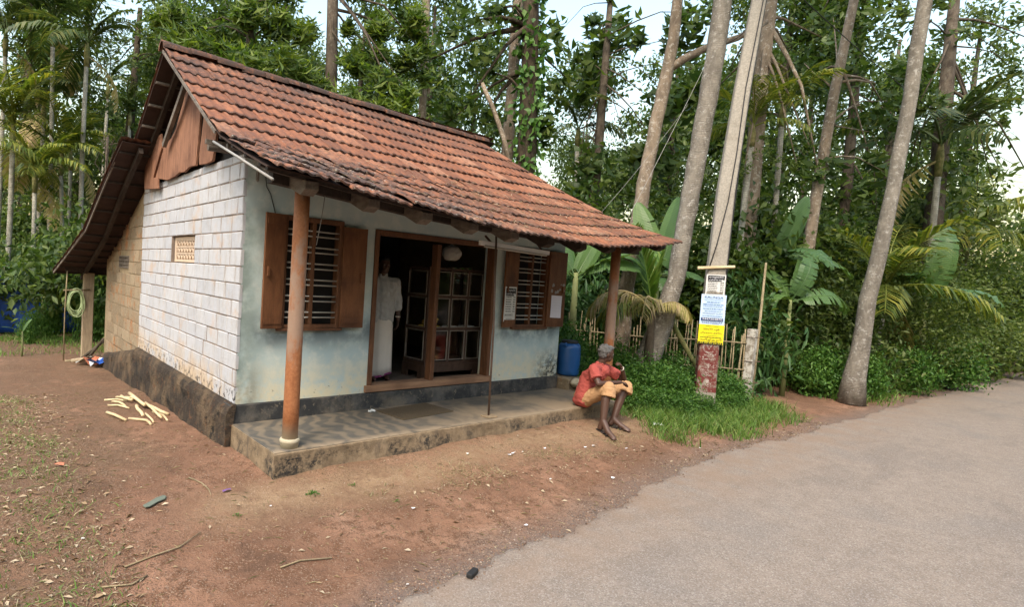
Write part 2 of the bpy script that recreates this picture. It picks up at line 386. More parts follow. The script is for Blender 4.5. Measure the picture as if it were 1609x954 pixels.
    MAT['grey_timber'] = wood('grey_weathered_timber', (.11, .09, .074), (.2, .168, .138), (.05, .04, .032), (6, 2, 6))
    MAT['cabinet_wood'] = wood('dark_cabinet_wood', (.062, .036, .026), (.10, .06, .042), (.035, .02, .014), (6, 6, 1), .55)
    MAT['pale_stick'] = wood('peeled_pale_wood', (.48, .37, .21), (.62, .50, .31), (.32, .22, .12), (3, 3, 3))
    MAT['post_wood'] = wood('grey_brown_post', (.27, .205, .135), (.40, .315, .21), (.16, .11, .07), (8, 8, 1))
    # pillar: orange paint rubbed to bare grey
    t = NT('worn_orange_pillar'); z = t.sep(t.pos(), 2); n1, n2 = t.noise(4, 6, .7, t.mapv(t.pos(), (1.5, 1.5, .6))), t.noise(26, 5, .75)
    c = t.mix(t.step(n2, .3, .7), (.235, .085, .032), (.32, .13, .055))
    mid = t.math('MULTIPLY', t.step(z, 1.0, 1.5), t.math('SUBTRACT', 1.0, t.step(z, 1.9, 2.35), True))
    c = t.mix(t.math('MULTIPLY', t.step(t.math('ADD', n1, t.math('MULTIPLY', mid, .24)), .56, .74), .8), c, (.25, .18, .135))
    c = t.mix(t.math('SUBTRACT', 1.0, t.step(z, .42, .62), True), c, (.36, .30, .215))
    c = t.mix(t.step(n2, .68, .74), c, (.55, .48, .42))
    MAT['pillar'] = t.done(t.bsdf(c, .7, t.bump(n2, .3, .006), .3))
    MAT['collar'] = simple('cement_collar', (.40, .35, .25), .9, .3, 20)
    MAT['iron'] = simple('rusty_iron', (.11, .07, .05), .7, .4, 30)
    MAT['bar'] = simple('pale_window_bar', (.42, .40, .36), .6, .25, 30)
    MAT['terra_vent'] = simple('cream_vent_block', (.55, .42, .31), .9, .2, 15)
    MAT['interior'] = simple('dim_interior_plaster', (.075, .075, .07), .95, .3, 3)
    MAT['dark'] = simple('painted_shade_black', (.02, .018, .016), .95, .3, 5)  # near-black colour for sheets that stand in for shade inside openings
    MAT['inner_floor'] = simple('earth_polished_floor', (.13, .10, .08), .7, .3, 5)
    MAT['bead'] = simple('pale_glazing_bead', (.30, .26, .22), .6, .3, 20)
    MAT['rope'] = simple('grey_rope', (.25, .24, .22), .8, .2, 20)
    MAT['pipe'] = simple('weathered_white_pipe', (.27, .255, .235), .6, .3, 10)
    # foliage
    MAT['mango'] = leaf_mat('mango_leaf', [(.024, .055, .011), (.052, .1, .016), (.105, .165, .027), (.2, .25, .045)], .42)
    MAT['bigleaf'] = leaf_mat('broad_dark_leaf', [(.022, .048, .013), (.042, .082, .019), (.072, .12, .026), (.13, .175, .04)], .42)
    MAT['fineleaf'] = leaf_mat('small_leaf', [(.035, .062, .015), (.065, .108, .022), (.11, .16, .035), (.17, .21, .055)], .45)
    MAT['farleaf'] = leaf_mat('far_leaf', [(.028, .052, .016), (.054, .092, .025), (.098, .142, .038), (.16, .2, .062)], .45)
    MAT['areca'] = leaf_mat('areca_frond', [(.045, .08, .016), (.095, .14, .025), (.18, .21, .035), (.30, .28, .05)], .4)
    MAT['areca_dark'] = leaf_mat('dark_frond', [(.022, .045, .014), (.04, .07, .02), (.07, .105, .03), (.16, .16, .045)], .35)
    MAT['dryfrond'] = leaf_mat('drying_frond', [(.14, .16, .035), (.30, .26, .08), (.42, .33, .17), (.36, .26, .14)], .35, .7)
    MAT['weed'] = leaf_mat('weed_leaf', [(.025, .08, .016), (.05, .135, .024), (.085, .19, .032), (.13, .24, .05)], .35)
    MAT['cassava'] = leaf_mat('cassava_leaf', [(.025, .07, .022), (.045, .115, .034), (.08, .165, .05)], .35)
    MAT['grass'] = leaf_mat('grass_blade', [(.045, .11, .018), (.08, .175, .028), (.13, .24, .04), (.22, .28, .08)], .35)
    MAT['drygrass'] = leaf_mat('dry_grass', [(.06, .09, .024), (.15, .14, .06), (.30, .25, .13), (.44, .38, .24)], .2, .8)
    MAT['litter'] = leaf_mat('fallen_leaf', [(.10, .06, .032), (.2, .125, .068), (.31, .22, .13), (.45, .37, .26)], .1, .8)
    t = NT('banana_leaf'); O = t.obj(); n = t.noise(3, 3); wv = t.node('ShaderNodeTexWave'); t.put(wv.inputs['Vector'], O); wv.inputs['Scale'].default_value = 9; wv.inputs['Distortion'].default_value = .6
    wv.bands_direction = 'X'
    c = t.mix(n, (.045, .12, .03), (.12, .21, .055)); c = t.mix(t.math('MULTIPLY', wv.outputs['Fac'], .35), c, (.18, .27, .08))
    c = t.mix(t.math('MULTIPLY', t.rand(), .5), c, (.05, .13, .055))
    b = t.bsdf(c, .38, t.bump(wv.outputs['Fac'], .3, .01), .45); tr = t.node('ShaderNodeBsdfTranslucent'); t.put(tr.inputs[0], t.mix(1, c, (1.3, 1.2, .5), 'MULTIPLY'))
    mx = t.node('ShaderNodeMixShader'); mx.inputs[0].default_value = .35; t.t.links.new(b, mx.inputs[1]); t.t.links.new(tr.outputs[0], mx.inputs[2])
    MAT['banana'] = t.done(mx.outputs[0])
    MAT['banana_stem'] = simple('banana_stem', (.17, .19, .075), .7, .4, 6)
    MAT['stone'] = simple('pinkish_stone', (.34, .25, .2), .9, .3, 14, bump=.5)
    # barks
    def bark(name, a, b, lich, ring=0, lam=.5):
        t = NT(name); P = t.pos(); n1, n2 = t.noise(7, 6, .7, t.mapv(P, (1, 1, .45))), t.noise(30, 5, .75)
        c = t.mix(t.step(n1, .35, .65), a, b); c = t.mix(t.math('MULTIPLY', t.step(t.noise(11, 5, .8), .52, .66), lam), c, lich); h = n2
        if ring:
            w = t.node('ShaderNodeTexWave'); w.bands_direction = 'Z'; t.put(w.inputs['Vector'], P); w.inputs['Scale'].default_value = ring; w.inputs['Distortion'].default_value = 6; w.inputs['Detail'].default_value = 2
            c = t.mix(t.math('MULTIPLY', t.step(w.outputs['Fac'], .5, .95), t.math('MULTIPLY', t.step(n1, .35, .6), .26)), c, [v*.5 for v in a]); h = t.math('ADD', t.math('MULTIPLY', n2, 1.6), t.math('MULTIPLY', w.outputs['Fac'], .35))
        return t.done(t.bsdf(c, .95, t.bump(h, .7, .02), .12))
    MAT['areca_bark'] = bark('areca_bark', (.20, .185, .15), (.36, .34, .28), (.5, .48, .42), 6)
    MAT['coconut_bark'] = bark('coconut_bark', (.15, .132, .11), (.26, .23, .19), (.42, .4, .36), 11, .8)
    MAT['brown_bark'] = bark('brown_bark', (.055, .042, .032), (.11, .088, .066), (.2, .19, .15), 0, .35)
    MAT['pale_bark'] = bark('lichen_bark', (.15, .115, .085), (.26, .2, .145), (.45, .42, .36), 0, .85)
    MAT['dark_bark'] = bark('dark_bark', (.035, .026, .02), (.075, .055, .04), (.10, .12, .05), 0, .5)
    MAT['bamboo'] = bark('dry_bamboo', (.22, .175, .105), (.34, .275, .17), (.15, .12, .075), 0, .5)
    MAT['green_bamboo'] = bark('green_bamboo', (.12, .14, .05), (.28, .24, .11), (.05, .07, .03), 2.0, .5)
    # pole: concrete with red-brown painted band at the foot
    t = NT('pole_concrete'); P = t.pos(); z = t.sep(P, 2); n1, n2 = t.noise(5, 6, .7), t.noise(36, 5, .7)
    c = t.mix(t.step(n2, .3, .7), (.24, .215, .18), (.35, .315, .265)); c = t.mix(t.math('MULTIPLY', t.step(n1, .5, .7), .6), c, (.2, .175, .14))
    band = t.math('MULTIPLY', t.step(z, .38, .41), t.math('SUBTRACT', 1.0, t.step(z, 1.20, 1.25), True))
    c = t.mix(t.math('MULTIPLY', band, t.step(t.noise(9, 6, .78), .38, .52)), c, (.15, .036, .032))
    c = t.mix(t.math('MULTIPLY', band, t.step(t.noise(9, 6, .8, t.mapv(P, (1, 1, 1), (3, 2, 1))), .56, .64)), c, (.45, .40, .36))
    MAT['pole'] = t.done(t.bsdf(c, .92, t.bump(n2, .5, .008), .2))
    t = NT('worn_white_paint'); MAT['worn_paint'] = t.done(t.bsdf(t.mix(t.step(t.noise(34, 5, .8), .42, .55), (.17, .04, .036), (.36, .32, .29)), .9))
    MAT['cable'] = simple('black_cable', (.02, .02, .02), .6, .2, 20)
    # man-made bits
    MAT['blue_plastic'] = simple('blue_drum_plastic', (.012, .085, .26), .38, .25, 5, .5, .05)
    MAT['tarp'] = simple('blue_tarpaulin', (.012, .07, .32), .5, .35, 4, .4, .5)
    MAT['hose'] = simple('pale_green_hose', (.40, .50, .26), .45, .2, 10)
    MAT['plastic_white'] = simple('white_plastic', (.72, .72, .7), .4, .1, 10)
    MAT['bag'] = simple('cloudy_white_bag', (.33, .315, .28), .45, .2, 10, bump=.6)
    MAT['mat'] = simple('coir_mat', (.095, .07, .043), .95, .35, 60, bump=.8)
    MAT['paper'] = simple('white_paper', (.72, .72, .74), .8, .06, 12, bump=.3)
    MAT['pinkpaper'] = simple('pale_pink_paper', (.68, .64, .70), .8, .06, 10)
    MAT['poster_grey'] = simple('aged_poster', (.62, .61, .58), .8, .15, 12)
    MAT['poster_blue'] = simple('pale_blue_poster', (.50, .64, .82), .6, .12, 8)
    MAT['poster_yellow'] = simple('yellow_poster', (.80, .70, .02), .6, .06, 12)
    MAT['ink'] = simple('black_ink', (.018, .018, .02), .7, .1, 10)
    MAT['navy'] = simple('navy_ink', (.02, .05, .16), .7, .1, 10)
    MAT['steel_ink'] = simple('pale_blue_ink', (.16, .27, .46), .7, .1, 10)
    MAT['skin'] = simple('dark_brown_skin', (.075, .038, .026), .5, .25, 14, .4, .1)
    MAT['hair'] = simple('grey_hair', (.10, .097, .094), .75, .9, 34, .3, .8)
    MAT['blackhair'] = simple('black_hair', (.012, .011, .01), .6, .4, 26, .3, .8)
    MAT['red_shirt'] = simple('faded_red_cotton', (.33, .072, .06), .95, .2, 9, .15, .3)
    MAT['tan_cloth'] = simple('tan_cotton', (.41, .24, .125), .9, .18, 9, .15, .3)
    MAT['white_shirt'] = simple('off_white_cotton', (.43, .43, .425), .85, .1, 8, .15, .3)
    MAT['mundu'] = simple('white_mundu_cotton', (.68, .62, .55), .85, .08, 8, .15, .2)
    MAT['magenta'] = simple('magenta_border', (.22, .04, .12), .8, .1, 10)
    MAT['eye'] = simple('dull_eye', (.2, .18, .16), .4, .1, 10)
    MAT['sandal'] = simple('dark_rubber', (.035, .025, .022), .7, .3, 20)
    MAT['bangle'] = simple('pale_metal_bangle', (.65, .6, .5), .3, .1, 10, .6)
    MAT['yellow_bun'] = simple('banana_yellow_skin', (.72, .46, .07), .6, .2, 20)
    MAT['redclay'] = simple('broken_red_clay', (.4, .14, .08), .9, .3, 10)
    t = NT('cabinet_glass'); g = t.node('ShaderNodeBsdfGlossy').outputs[0]; tr = t.node('ShaderNodeBsdfTransparent'); mx = t.node('ShaderNodeMixShader'); mx.inputs[0].default_value = .045
    g.node.inputs['Roughness'].default_value = .05
    t.t.links.new(tr.outputs[0], mx.inputs[1]); t.t.links.new(g, mx.inputs[2]); MAT['glass'] = t.done(mx.outputs[0])
make_materials()

# ------------------------------------------------------------------ ground and road
def wob(x, y, s, seed=0.):
    return (np.sin(x*s*1.7+seed+1.3*np.sin(y*s*1.1+seed)) + np.sin(y*s*2.1-seed*2+1.7*np.sin(x*s*.9)) + np.sin((x+y)*s*1.3+seed*3)) / 3
def road_edge(x):
    e = np.interp(x, [-16, -4, -1, .26, 1.22, 2.47, 3.42, 4.9, 7.1, 10, 16, 26, 60], [-3.9, -3.25, -3.1, -3.02, -2.93, -2.83, -2.72, -2.5, -2.62, -2.7, -2.9, -3.2, -4.5])
    return e + .035*np.sin(x*2.3) + .03*np.sin(x*5.9+1) + .018*np.sin(x*13.1+2) + .012*np.sin(x*31)
def gz(x, y, fine=True):
    x = np.asarray(x, float); y = np.asarray(y, float)
    zv = np.interp(x, [-6, -3, -.5, 0, 1.2, 2, 4.3, 6, 9, 14], [0, .05, .11, .125, .155, .18, .195, .13, .05, 0])
    w = np.interp(y, [-2.35, -1.75, -1.5, -1.08], [0, .42, .72, 1])
    zs = np.interp(y, [-1.08, 0, 1.34, 3.2, 4.95, 7, 12, 30], [.125, .12, .065, -.005, -.115, -.205, -.3, -.3])
    t = np.clip((x-3)/3, 0, 1); zr = np.interp(y, [-1.08, 2, 10], [.13, .1, -.1])
    zr = zr * np.interp(x, [6, 10, 14], [1, .6, .3])
    zb = lerp(zs, zr, t*t*(3-2*t))
    z = np.where(y < -1.08, zv*w, lerp(zv, zb, np.clip((y+1.08)/.5, 0, 1)))
    amp = np.clip((y-road_edge(x))/.5, 0, 1)
    z = z + amp*(.016*wob(x, y, 2.2, 1.) + (.008*wob(x, y, 7., 2.) + .004*wob(x, y, 17., 4.) if fine else 0)) - .006*(1-amp)
    # dug-over garden soil at the back of the yard
    bank = np.exp(-((y-11.2-.35*x)**2)/.4)*np.clip((2-x)/1, 0, 1)*np.clip((x+9)/2, 0, 1)
    return z + .12*bank*(1+.5*wob(x, y, 5., 3.))
def axis(lo, mid0, mid1, hi, d0, grow=1.25):
    a = list(np.arange(mid0, mid1, d0)); d = d0; p = a[-1]
    while p < hi: d *= grow; p += d; a.append(p)
    d = d0; p = mid0; left = []
    while p > lo: d *= grow; p -= d; left.append(p)
    return np.array(left[::-1] + a)
gx, gy = axis(-160, -3.6, 10.5, 220, .05), axis(-60, -3.6, 5.0, 220, .05)
X, Y = np.meshgrid(gx, gy); Z = gz(X, Y)
V = np.stack([X, Y, Z], -1).reshape(-1, 3); nx, ny = len(gx), len(gy)
I = np.arange(nx*ny).reshape(ny, nx)
F = np.stack([I[:-1, :-1], I[:-1, 1:], I[1:, 1:], I[1:, :-1]], -1).reshape(-1, 4)
gm = np_mesh('ground', V, F, MAT['earth'], True)
ca = gm.color_attributes.new('zone', 'FLOAT_COLOR', 'POINT')
xv, yv = V[:, 0], V[:, 1]; dr = yv - road_edge(xv); nz = wob(xv, yv, 1.3, 5.)*.35
tan = np.clip(1-np.abs(yv+1.42+nz*.25)/.5, 0, 1)*np.clip((xv+1.0)/.6, 0, 1)*np.clip((6-xv)/1, 0, 1)
grey = np.clip(1-dr/(.42+.25*nz), 0, 1)*.9
hum = np.clip((-1.05-xv+nz+.35*(yv+1))/.5, 0, 1)*.7 + np.clip((yv-8.5)/1.5, 0, 1)*np.clip((3-xv), 0, 1) + np.clip((xv-5.6)/.6, 0, 1)*np.clip((yv+1.3)/.4, 0, 1)*np.clip((9.3-xv+yv*.5)/.8, 0, 1)
ca.data.foreach_set('color', np.stack([tan, grey, np.clip(hum, 0, 1), np.ones_like(tan)], -1).astype(np.float32).ravel())
ground = link('ground', gm); tag(ground, 'bare reddish brown earth yard in front of the house', kind='structure')

rx = np.concatenate([np.arange(-16, -2, .25), np.arange(-2, 9, .03), np.arange(9, 20, .15), np.arange(20, 90, 1.0)])
offs = [(0.02, -.03), (0, .006), (-.05, .014), (-.3, .016), (-1.2, .018), (-2.4, .02), (-3.4, .018), (-5.0, -.03)]
RV = []
for o, z in offs: RV.append(np.stack([rx, road_edge(rx)+o, np.full_like(rx, z)], -1))
RV = np.stack(RV, 1).reshape(-1, 3); n = len(offs); I = np.arange(len(rx)*n).reshape(len(rx), n)
RF = np.stack([I[:-1, :-1], I[:-1, 1:], I[1:, 1:], I[1:, :-1]], -1).reshape(-1, 4)[:, ::-1]
road = link('road', np_mesh('road', RV, RF, MAT['road'], True)); tag(road, 'dusty pinkish grey tarred road', kind='structure')

# ------------------------------------------------------------------ the house
house = empty('house'); tag(house, 'small whitewashed block house with red clay tile roof and pillared veranda', 'house')
L, T = 5.27, .2
def wall_holes(mb, u0, u1, z0, z1, holes, to3, th):
    """rectangular wall with rectangular holes; to3(u, z, d) gives the point at depth d"""
    us = sorted({u0, u1, *[h[0] for h in holes], *[h[1] for h in holes]}); zs = sorted({z0, z1, *[h[2] for h in holes], *[h[3] for h in holes]})
    def solid(i, j):
        if i < 0 or j < 0 or i >= len(us)-1 or j >= len(zs)-1: return False
        cu, cz = (us[i]+us[i+1])/2, (zs[j]+zs[j+1])/2
        return not any(h[0] < cu < h[1] and h[2] < cz < h[3] for h in holes)
    for i in range(len(us)-1):
        for j in range(len(zs)-1):
            if not solid(i, j): continue
            a, b, c, d = us[i], us[i+1], zs[j], zs[j+1]
            mb.add([to3(a, c, 0), to3(b, c, 0), to3(b, d, 0), to3(a, d, 0)], [(0, 1, 2, 3)])
            mb.add([to3(a, c, th), to3(b, c, th), to3(b, d, th), to3(a, d, th)], [(3, 2, 1, 0)])
            for (di, dj, p, q) in ((-1, 0, (a, c), (a, d)), (1, 0, (b, c), (b, d)), (0, -1, (a, c), (b, c)), (0, 1, (a, d), (b, d))):
                if not solid(i+di, j+dj):
                    mb.add([to3(*p, 0), to3(*q, 0), to3(*q, th), to3(*p, th)], [(0, 1, 2, 3)])
    return mb
W1 = (.49, 1.17, 1.36, 2.53); W2 = (4.17, 4.84, 1.35, 2.49); DR = (1.66, 3.71, .575, 2.50)
ZP, ZV = .55, .355
fw = MB(); wall_holes(fw, 0.03, L, ZP, 3.12, [W1, W2, DR], lambda u, z, d: (u, d, z), T)
fw.build('front_wall', MAT['limewash'], house)
# inner lining so the room behind is dim
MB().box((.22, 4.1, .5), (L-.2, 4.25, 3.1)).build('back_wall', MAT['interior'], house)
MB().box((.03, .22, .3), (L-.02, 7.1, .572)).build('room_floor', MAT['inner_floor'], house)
# right hand gable wall with a pierced ventilator
VR = (1.85, 2.55, 1.9, 2.22)
rw = MB(); wall_holes(rw, .2, 7.2, .3, 3.0, [VR], lambda u, z, d: (L-d, u, z), T)
rw.prism([(L-.01, 0.25, 3.003), (L-.01, 3.9, 3.003), (L-.01, 2.05, 4.3)], (-.16, 0, 0))
rw.build('right_wall', MAT['ochre_plaster'], house)
rv = MB()
for i in range(8):
    for k in range(4): rv.bar((L-.1, VR[0]+.7*i/7, VR[2]+.08*k), (L-.1, VR[0]+.7*(i+(1 if (i+k) % 2 else 0))/7, VR[2]+.08*(k+1)), .05, .035)
    rv.bar((L-.1, VR[0], VR[2]+.045*i), (L-.1, VR[1], VR[2]+.045*i), .05, .02)
rv.build('ventilator', MAT['terra_vent'], house)
MB().box((.03, 7.2, -.3), (L, 7.4, 2.3)).build('rear_wall', MAT['ochre_plaster'], house)

# left gable wall: core of mortar with whitewashed blocks set proud of it
gw = MB(); VENT = (1.53, 2.57, 1.979, 2.335)
wall_holes(gw, .006, 4.3, .5, 3.13, [VENT], lambda u, z, d: (.016+d, u, z), .16)
gwall = gw.build('gable_wall', MAT['mortar'], house)
blk = {}
def block_mesh(l, h, key, mat, rng):
    k = (round(l, 2), round(h, 2), rng.integers(3), key)
    if k not in blk:
        mb = MB(); j = lambda s=.004: rng.uniform(-s, s); b = .006
        p0 = [(0, j(), j()), (0, l+j(), j()), (0, l+j(), h+j()), (0, j(), h+j())]
        cx = [(-.008+j(.003), b, b), (-.008+j(.003), l-b, b), (-.008+j(.003), l-b, h-b), (-.008+j(.003), b, h-b)]
        back = [(.03, y, z) for _, y, z in p0]
        mb.add(back + p0 + cx, [(0,1,5,4),(1,2,6,5),(2,3,7,6),(3,0,4,7),(4,5,9,8),(5,6,10,9),(6,7,11,10),(7,4,8,11),(8,9,10,11)])
        blk[k] = mb.mesh('block', mat)
    return blk[k]
def blockwork(y0, y1, z0, ztop, ch, lmin, lmax, hole, parent, mat, key, seed, xoff=.016, dip=None):
    rng = np.random.default_rng(seed); z = z0; row = 0
    while z < 3.2:
        h = ch*(1 if key == 'white' else rng.uniform(.97, 1.03))
        y = y0 - (rng.uniform(.1, .3) if row % 2 else 0)
        while y < y1 - .03:
            l = round(rng.uniform(lmin, lmax), 2)
            a, b = max(y, y0), min(y+l, y1)
            if b - a < .05: y += l; continue
            spans = [(a, b)]
            if hole and z+h > hole[2]+.02 and z < hole[3]-.02:
                spans = []
                if a < hole[0]: spans.append((a, min(b, hole[0])))
                if b > hole[1]: spans.append((max(a, hole[1]), b))
            for p, q in spans:
                if q-p < .05: continue
                hh = min(h, ztop(.5*(p+q)) - z)
                if hh < .05: continue
                o = link('block', block_mesh(q-p-.02, hh-.011, key, mat, rng), parent)
                o.location = (xoff + rng.uniform(-.003, .003), p+.01, z+.005)
            y += l
        z += h; row += 1
blockwork(-.012, 4.29, .555, lambda y: 3.14, .178, .29, .40, VENT, gwall, MAT['block'], 'white', 3)
# pierced ventilator in the gable
vb = MB(); fr = (VENT[0]+.02, VENT[1]-.02, VENT[2]+.012, VENT[3]-.012); D = .055
wall_holes(vb, fr[0], fr[1], fr[2], fr[3], [(fr[0]+.07, fr[1]-.07, fr[2]+.035, fr[3]-.035)], lambda u, z, d: (D+d, u, z), .04)
ny_, nz_ = 7, 3
for i in range(ny_):
    for k in range(nz_):
        ya = lerp(fr[0]+.07, fr[1]-.07, i/ny_); yb = lerp(fr[0]+.07, fr[1]-.07, (i+1)/ny_); za = lerp(fr[2]+.035, fr[3]-.035, k/nz_); zb = lerp(fr[2]+.035, fr[3]-.035, (k+1)/nz_)
        vb.bar((D+.02, ya, za), (D+.02, (ya+yb)/2, zb-.015), .02, .03, (1, 0, 0)); vb.bar((D+.02, (ya+yb)/2, zb-.015), (D+.02, yb, za), .02, .03, (1, 0, 0))
        vb.bar((D+.02, ya, zb-.008), (D+.02, yb, zb-.008), .022, .03, (1, 0, 0))
vb.build('ventilator', MAT['terra_vent'], house)
MB().box((.10, VENT[0]-.1, VENT[2]-.1), (.14, VENT[1]+.1, VENT[3]+.1)).build('ventilator_dark_sheet', MAT['dark'], house)  # black sheet painting the shade behind the pierced block
# bare laterite wall of the rear room
def rear_top(y): return interp(y, [(4.3, 3.12), (5.2, 2.75), (6.0, 2.40), (7.2, 1.98)])
lw = MB(); lw.prism([(.03, 4.303, -.35), (.03, 7.2, -.35), (.03, 7.2, rear_top(7.2)), (.03, 6, rear_top(6)), (.03, 5.2, rear_top(5.2)), (.03, 4.303, rear_top(4.3))], (.16, 0, 0))
lwall = lw.build('laterite_wall', MAT['ochre_plaster'], house)
VENT2 = (5.3, 6.05, 1.83, 2.03)
blockwork(4.31, 7.19, -.28, lambda y: min(rear_top(y), 2.75), .2, .3, .42, VENT2, lwall, MAT['laterite'], 'lat', 8, .026)
v2 = MB(); 
for i in range(6): v2.bar((.02, lerp(VENT2[0], VENT2[1], i/5), VENT2[2]), (.02, lerp(VENT2[0], VENT2[1], i/5), VENT2[3]), .02, .03)
for i in range(4): v2.bar((.018, VENT2[0], lerp(VENT2[2], VENT2[3], i/3)), (.018, VENT2[1], lerp(VENT2[2], VENT2[3], i/3)), .02, .02)
v2.build('grille', MAT['grey_timber'], house)

# plinth with a rough, swollen face under the gable
rng = np.random.default_rng(5)
ys = np.arange(-.036, 7.3, .06); prof = [(.03, .56), (-.012, .553), (-.05, .52), (-.068, .46), (-.075, .36), (-.082, .2), (-.09, .05), (-.1, -.5)]
pv = []; 
for y in ys:
    for (px, pz) in prof:
        k = .02*float(wob(np.array(y), np.array(pz*3), 3.1, 2.)) + rng.uniform(-.006, .006)
        pv.append((px + (k if px < 0 else 0), y, pz - ((.04 + (y-4.3)*.165) if (y > 4.3 and pz > -.4) else 0) + (k*.8 if px < 0 else 0)))
n = len(prof); I = np.arange(len(ys)*n).reshape(len(ys), n)
pf = np.stack([I[:-1, :-1], I[1:, :-1], I[1:, 1:], I[:-1, 1:]], -1).reshape(-1, 4)
plm = MB(); plm.v = [tuple(map(float, q)) for q in pv]; plm.f = [tuple(int(i) for i in q) for q in pf]; plm.f += [tuple(range(n)), tuple(range(len(pv)-1, len(pv)-1-n, -1))]
plm.build('plinth', MAT['plinth'], house)
MB().box((-.03, -.022, .3), (L+.02, .19, ZP-.003)).build('dado', MAT['dado'], house, bevel=.012)
# veranda
VX1, VY = 5.36, -1.075
vm = MB(); nxv = 90
top = ZV - .006
xs_ = np.linspace(-.012, VX1, nxv); rngv = np.random.default_rng(9)
vv = []; 
for x in xs_:
    k = .008*math.sin(x*3.1) + .006*math.sin(x*9.7+1) + rngv.uniform(-.004, .004)
    for (yy, zz) in ((-.03, top), (VY+.012, top), (VY, top-.014), (VY-.004+k, top-.1), (VY-.012+k*1.5, top-.2), (VY-.02+k, -.3)): vv.append((x, yy, zz))
n = 6; I = np.arange(nxv*n).reshape(nxv, n); vf = [tuple(q) for q in np.stack([I[:-1, :-1], I[:-1, 1:], I[1:, 1:], I[1:, :-1]], -1).reshape(-1, 4)]
vm.add(vv, vf); vm.add(vv[:6], [(0, 5, 4, 3, 2, 1)]); vm.add(vv[-6:], [(0, 1, 2, 3, 4, 5)])
vm.add([vv[0], vv[5], (-.012, -.03, -.3)], [(0, 2, 1)])
vm.build('veranda', MAT['cement'], house)
MB().box((-.004, VY+.008, ZV-.03), (VX1-.008, -.024, ZV)).build('veranda_floor', MAT['floor'], house, bevel=.004)
# pillars
def pillar(x, y, z0, z1, r0, r1, lean=(0, 0)):
    p = MB(); p.lathe([(r0, 0), (r0*.99, .4), (r0*.97, 1.0), (r1*1.01, (z1-z0)*.75), (r1, z1-z0)], 20)
    for v_i, v_ in enumerate(p.v): p.v[v_i] = (v_[0] + lean[0]*v_[2], v_[1] + lean[1]*v_[2], v_[2])
    o = p.build('pillar', MAT['pillar'], house, True); o.location = (x, y, z0)
    c = MB().lathe([(r0*1.12, 0), (r0*1.14, .045), (r0*1.2, .05), (r0*1.26, .065), (r0*1.2, .08), (r0*1.08, .088)], 20)
    q = c.build('collar', MAT['collar'], o, True); return o
pillar(.19, -.955, ZV-.002, 2.78, .074, .07)
pillar(5.2, -.94, ZV-.002, 2.60, .072, .066)
# a second, thin iron prop in the middle of the veranda
MB().tube([(2.82, -.918, ZV-.002), (2.825, -.9, 1.4), (2.80, -.86, 2.56)], .013, 8).build('iron_prop', MAT['iron'], house, True)

MB().box((2.74, -1.0, ZV-.002), (2.90, -.86, ZV+.018)).build('prop_base', MAT['cement'], house, bevel=.008)
# ---- door frame, windows
def frame4(name, parent, x0, x1, z0, z1, w, y0, y1, mat, sill=None):
    b = MB(); b.box((x0, y0, z0), (x0+w, y1, z1)); b.box((x1-w, y0, z0), (x1, y1, z1)); b.box((x0+w, y0+.002, z1-w), (x1-w, y1-.002, z1))
    if sill: b.box((x0+w, y0+.002, z0), (x1-w, y1-.002, z0+w*.8))
    return b.build(name, mat, parent, bevel=.006)
df = frame4('door_frame', house, DR[0]-.015, DR[1]+.015, DR[3]*0+.575, DR[3]+.02, .062, -.022, .12, MAT['frame_wood'])
MB().box((2.625, -.012, .64), (2.69, .10, 2.42)).build('mullion', MAT['frame_wood'], df, bevel=.006)
MB().box((DR[0]-.05, -.035, .557), (DR[1]+.05, .16, .64)).build('threshold', MAT['sill_wood'], df, bevel=.008)
def window(W, nb, cells, label=None):
    x0, x1, z0, z1 = W
    w = frame4('window', house, x0-.03, x1+.03, z0-.02, z1+.03, .052, -.03, .09, MAT['frame_wood'], True)
    MB().box((x0-.06, -.05, z0-.045), (x1+.06, .02, z0-.018)).build('sill', MAT['frame_wood'], w, bevel=.004)
    for i in range(1, cells):
        xm = lerp(x0, x1, i/cells); MB().box((xm-.02, -.018, z0+.024), (xm+.02, .06, z1-.024)).build('mullion', MAT['frame_wood'], w)
    me = None
    for i in range(nb):
        pair, k = divmod(i, 2); z = lerp(z0+.1, z1-.1, (pair + .32*k)/(nb/2 - .6))
        o = MB().tube([(x0+.02, -.002, z), (x1-.02, -.002, z)], .0085, 6).build('bar', MAT['bar'], w, True)
    MB().box((x0-.02, .12, z0-.05), (x1+.02, .14, z1+.05)).build('window_dark_sheet', MAT['dark'], w)  # black sheet standing in for the shaded room behind the bars
    return w
w1 = window(W1, 12, 2); w2 = window(W2, 12, 2)
def shutter(parent, hx, z0, z1, width, ang, mat=None):
    """board leaf hinged at hx, swung flat against the wall; sign of width is the side it opens to"""
    M = Matrix.Translation((hx, -.032, 0)) @ Matrix.Rotation(ang, 4, 'Z')
    b = MB(); s = 1 if width > 0 else -1
    b.box((min(0, width), -.028, z0), (max(0, width), 0, z1), M)
    o = b.build('shutter', MAT['shutter'], parent, bevel=.003)
    for z in (z0+.05, z1-.11): MB().box((min(width*.06, width*.94), -.036, z), (max(width*.06, width*.94), -.0285, z+.06), M).build('batten', MAT['shutter'], o)
    MB().box((width*.82-.012, -.05, (z0+z1)/2-.05), (width*.82+.012, -.0285, (z0+z1)/2+.05), M).build('handle', MAT['shutter'], o)
    return o
shutter(w1, W1[0]-.02, 1.345, 2.555, -.245, math.radians(9)); shutter(w1, W1[1]+.02, 1.35, 2.50, .30, math.radians(-5))
shutter(w2, W2[0]-.015, 1.34, 2.455, -.30, math.radians(5)); shutter(w2, W2[1]+.015, 1.34, 2.50, .385, math.radians(-4))

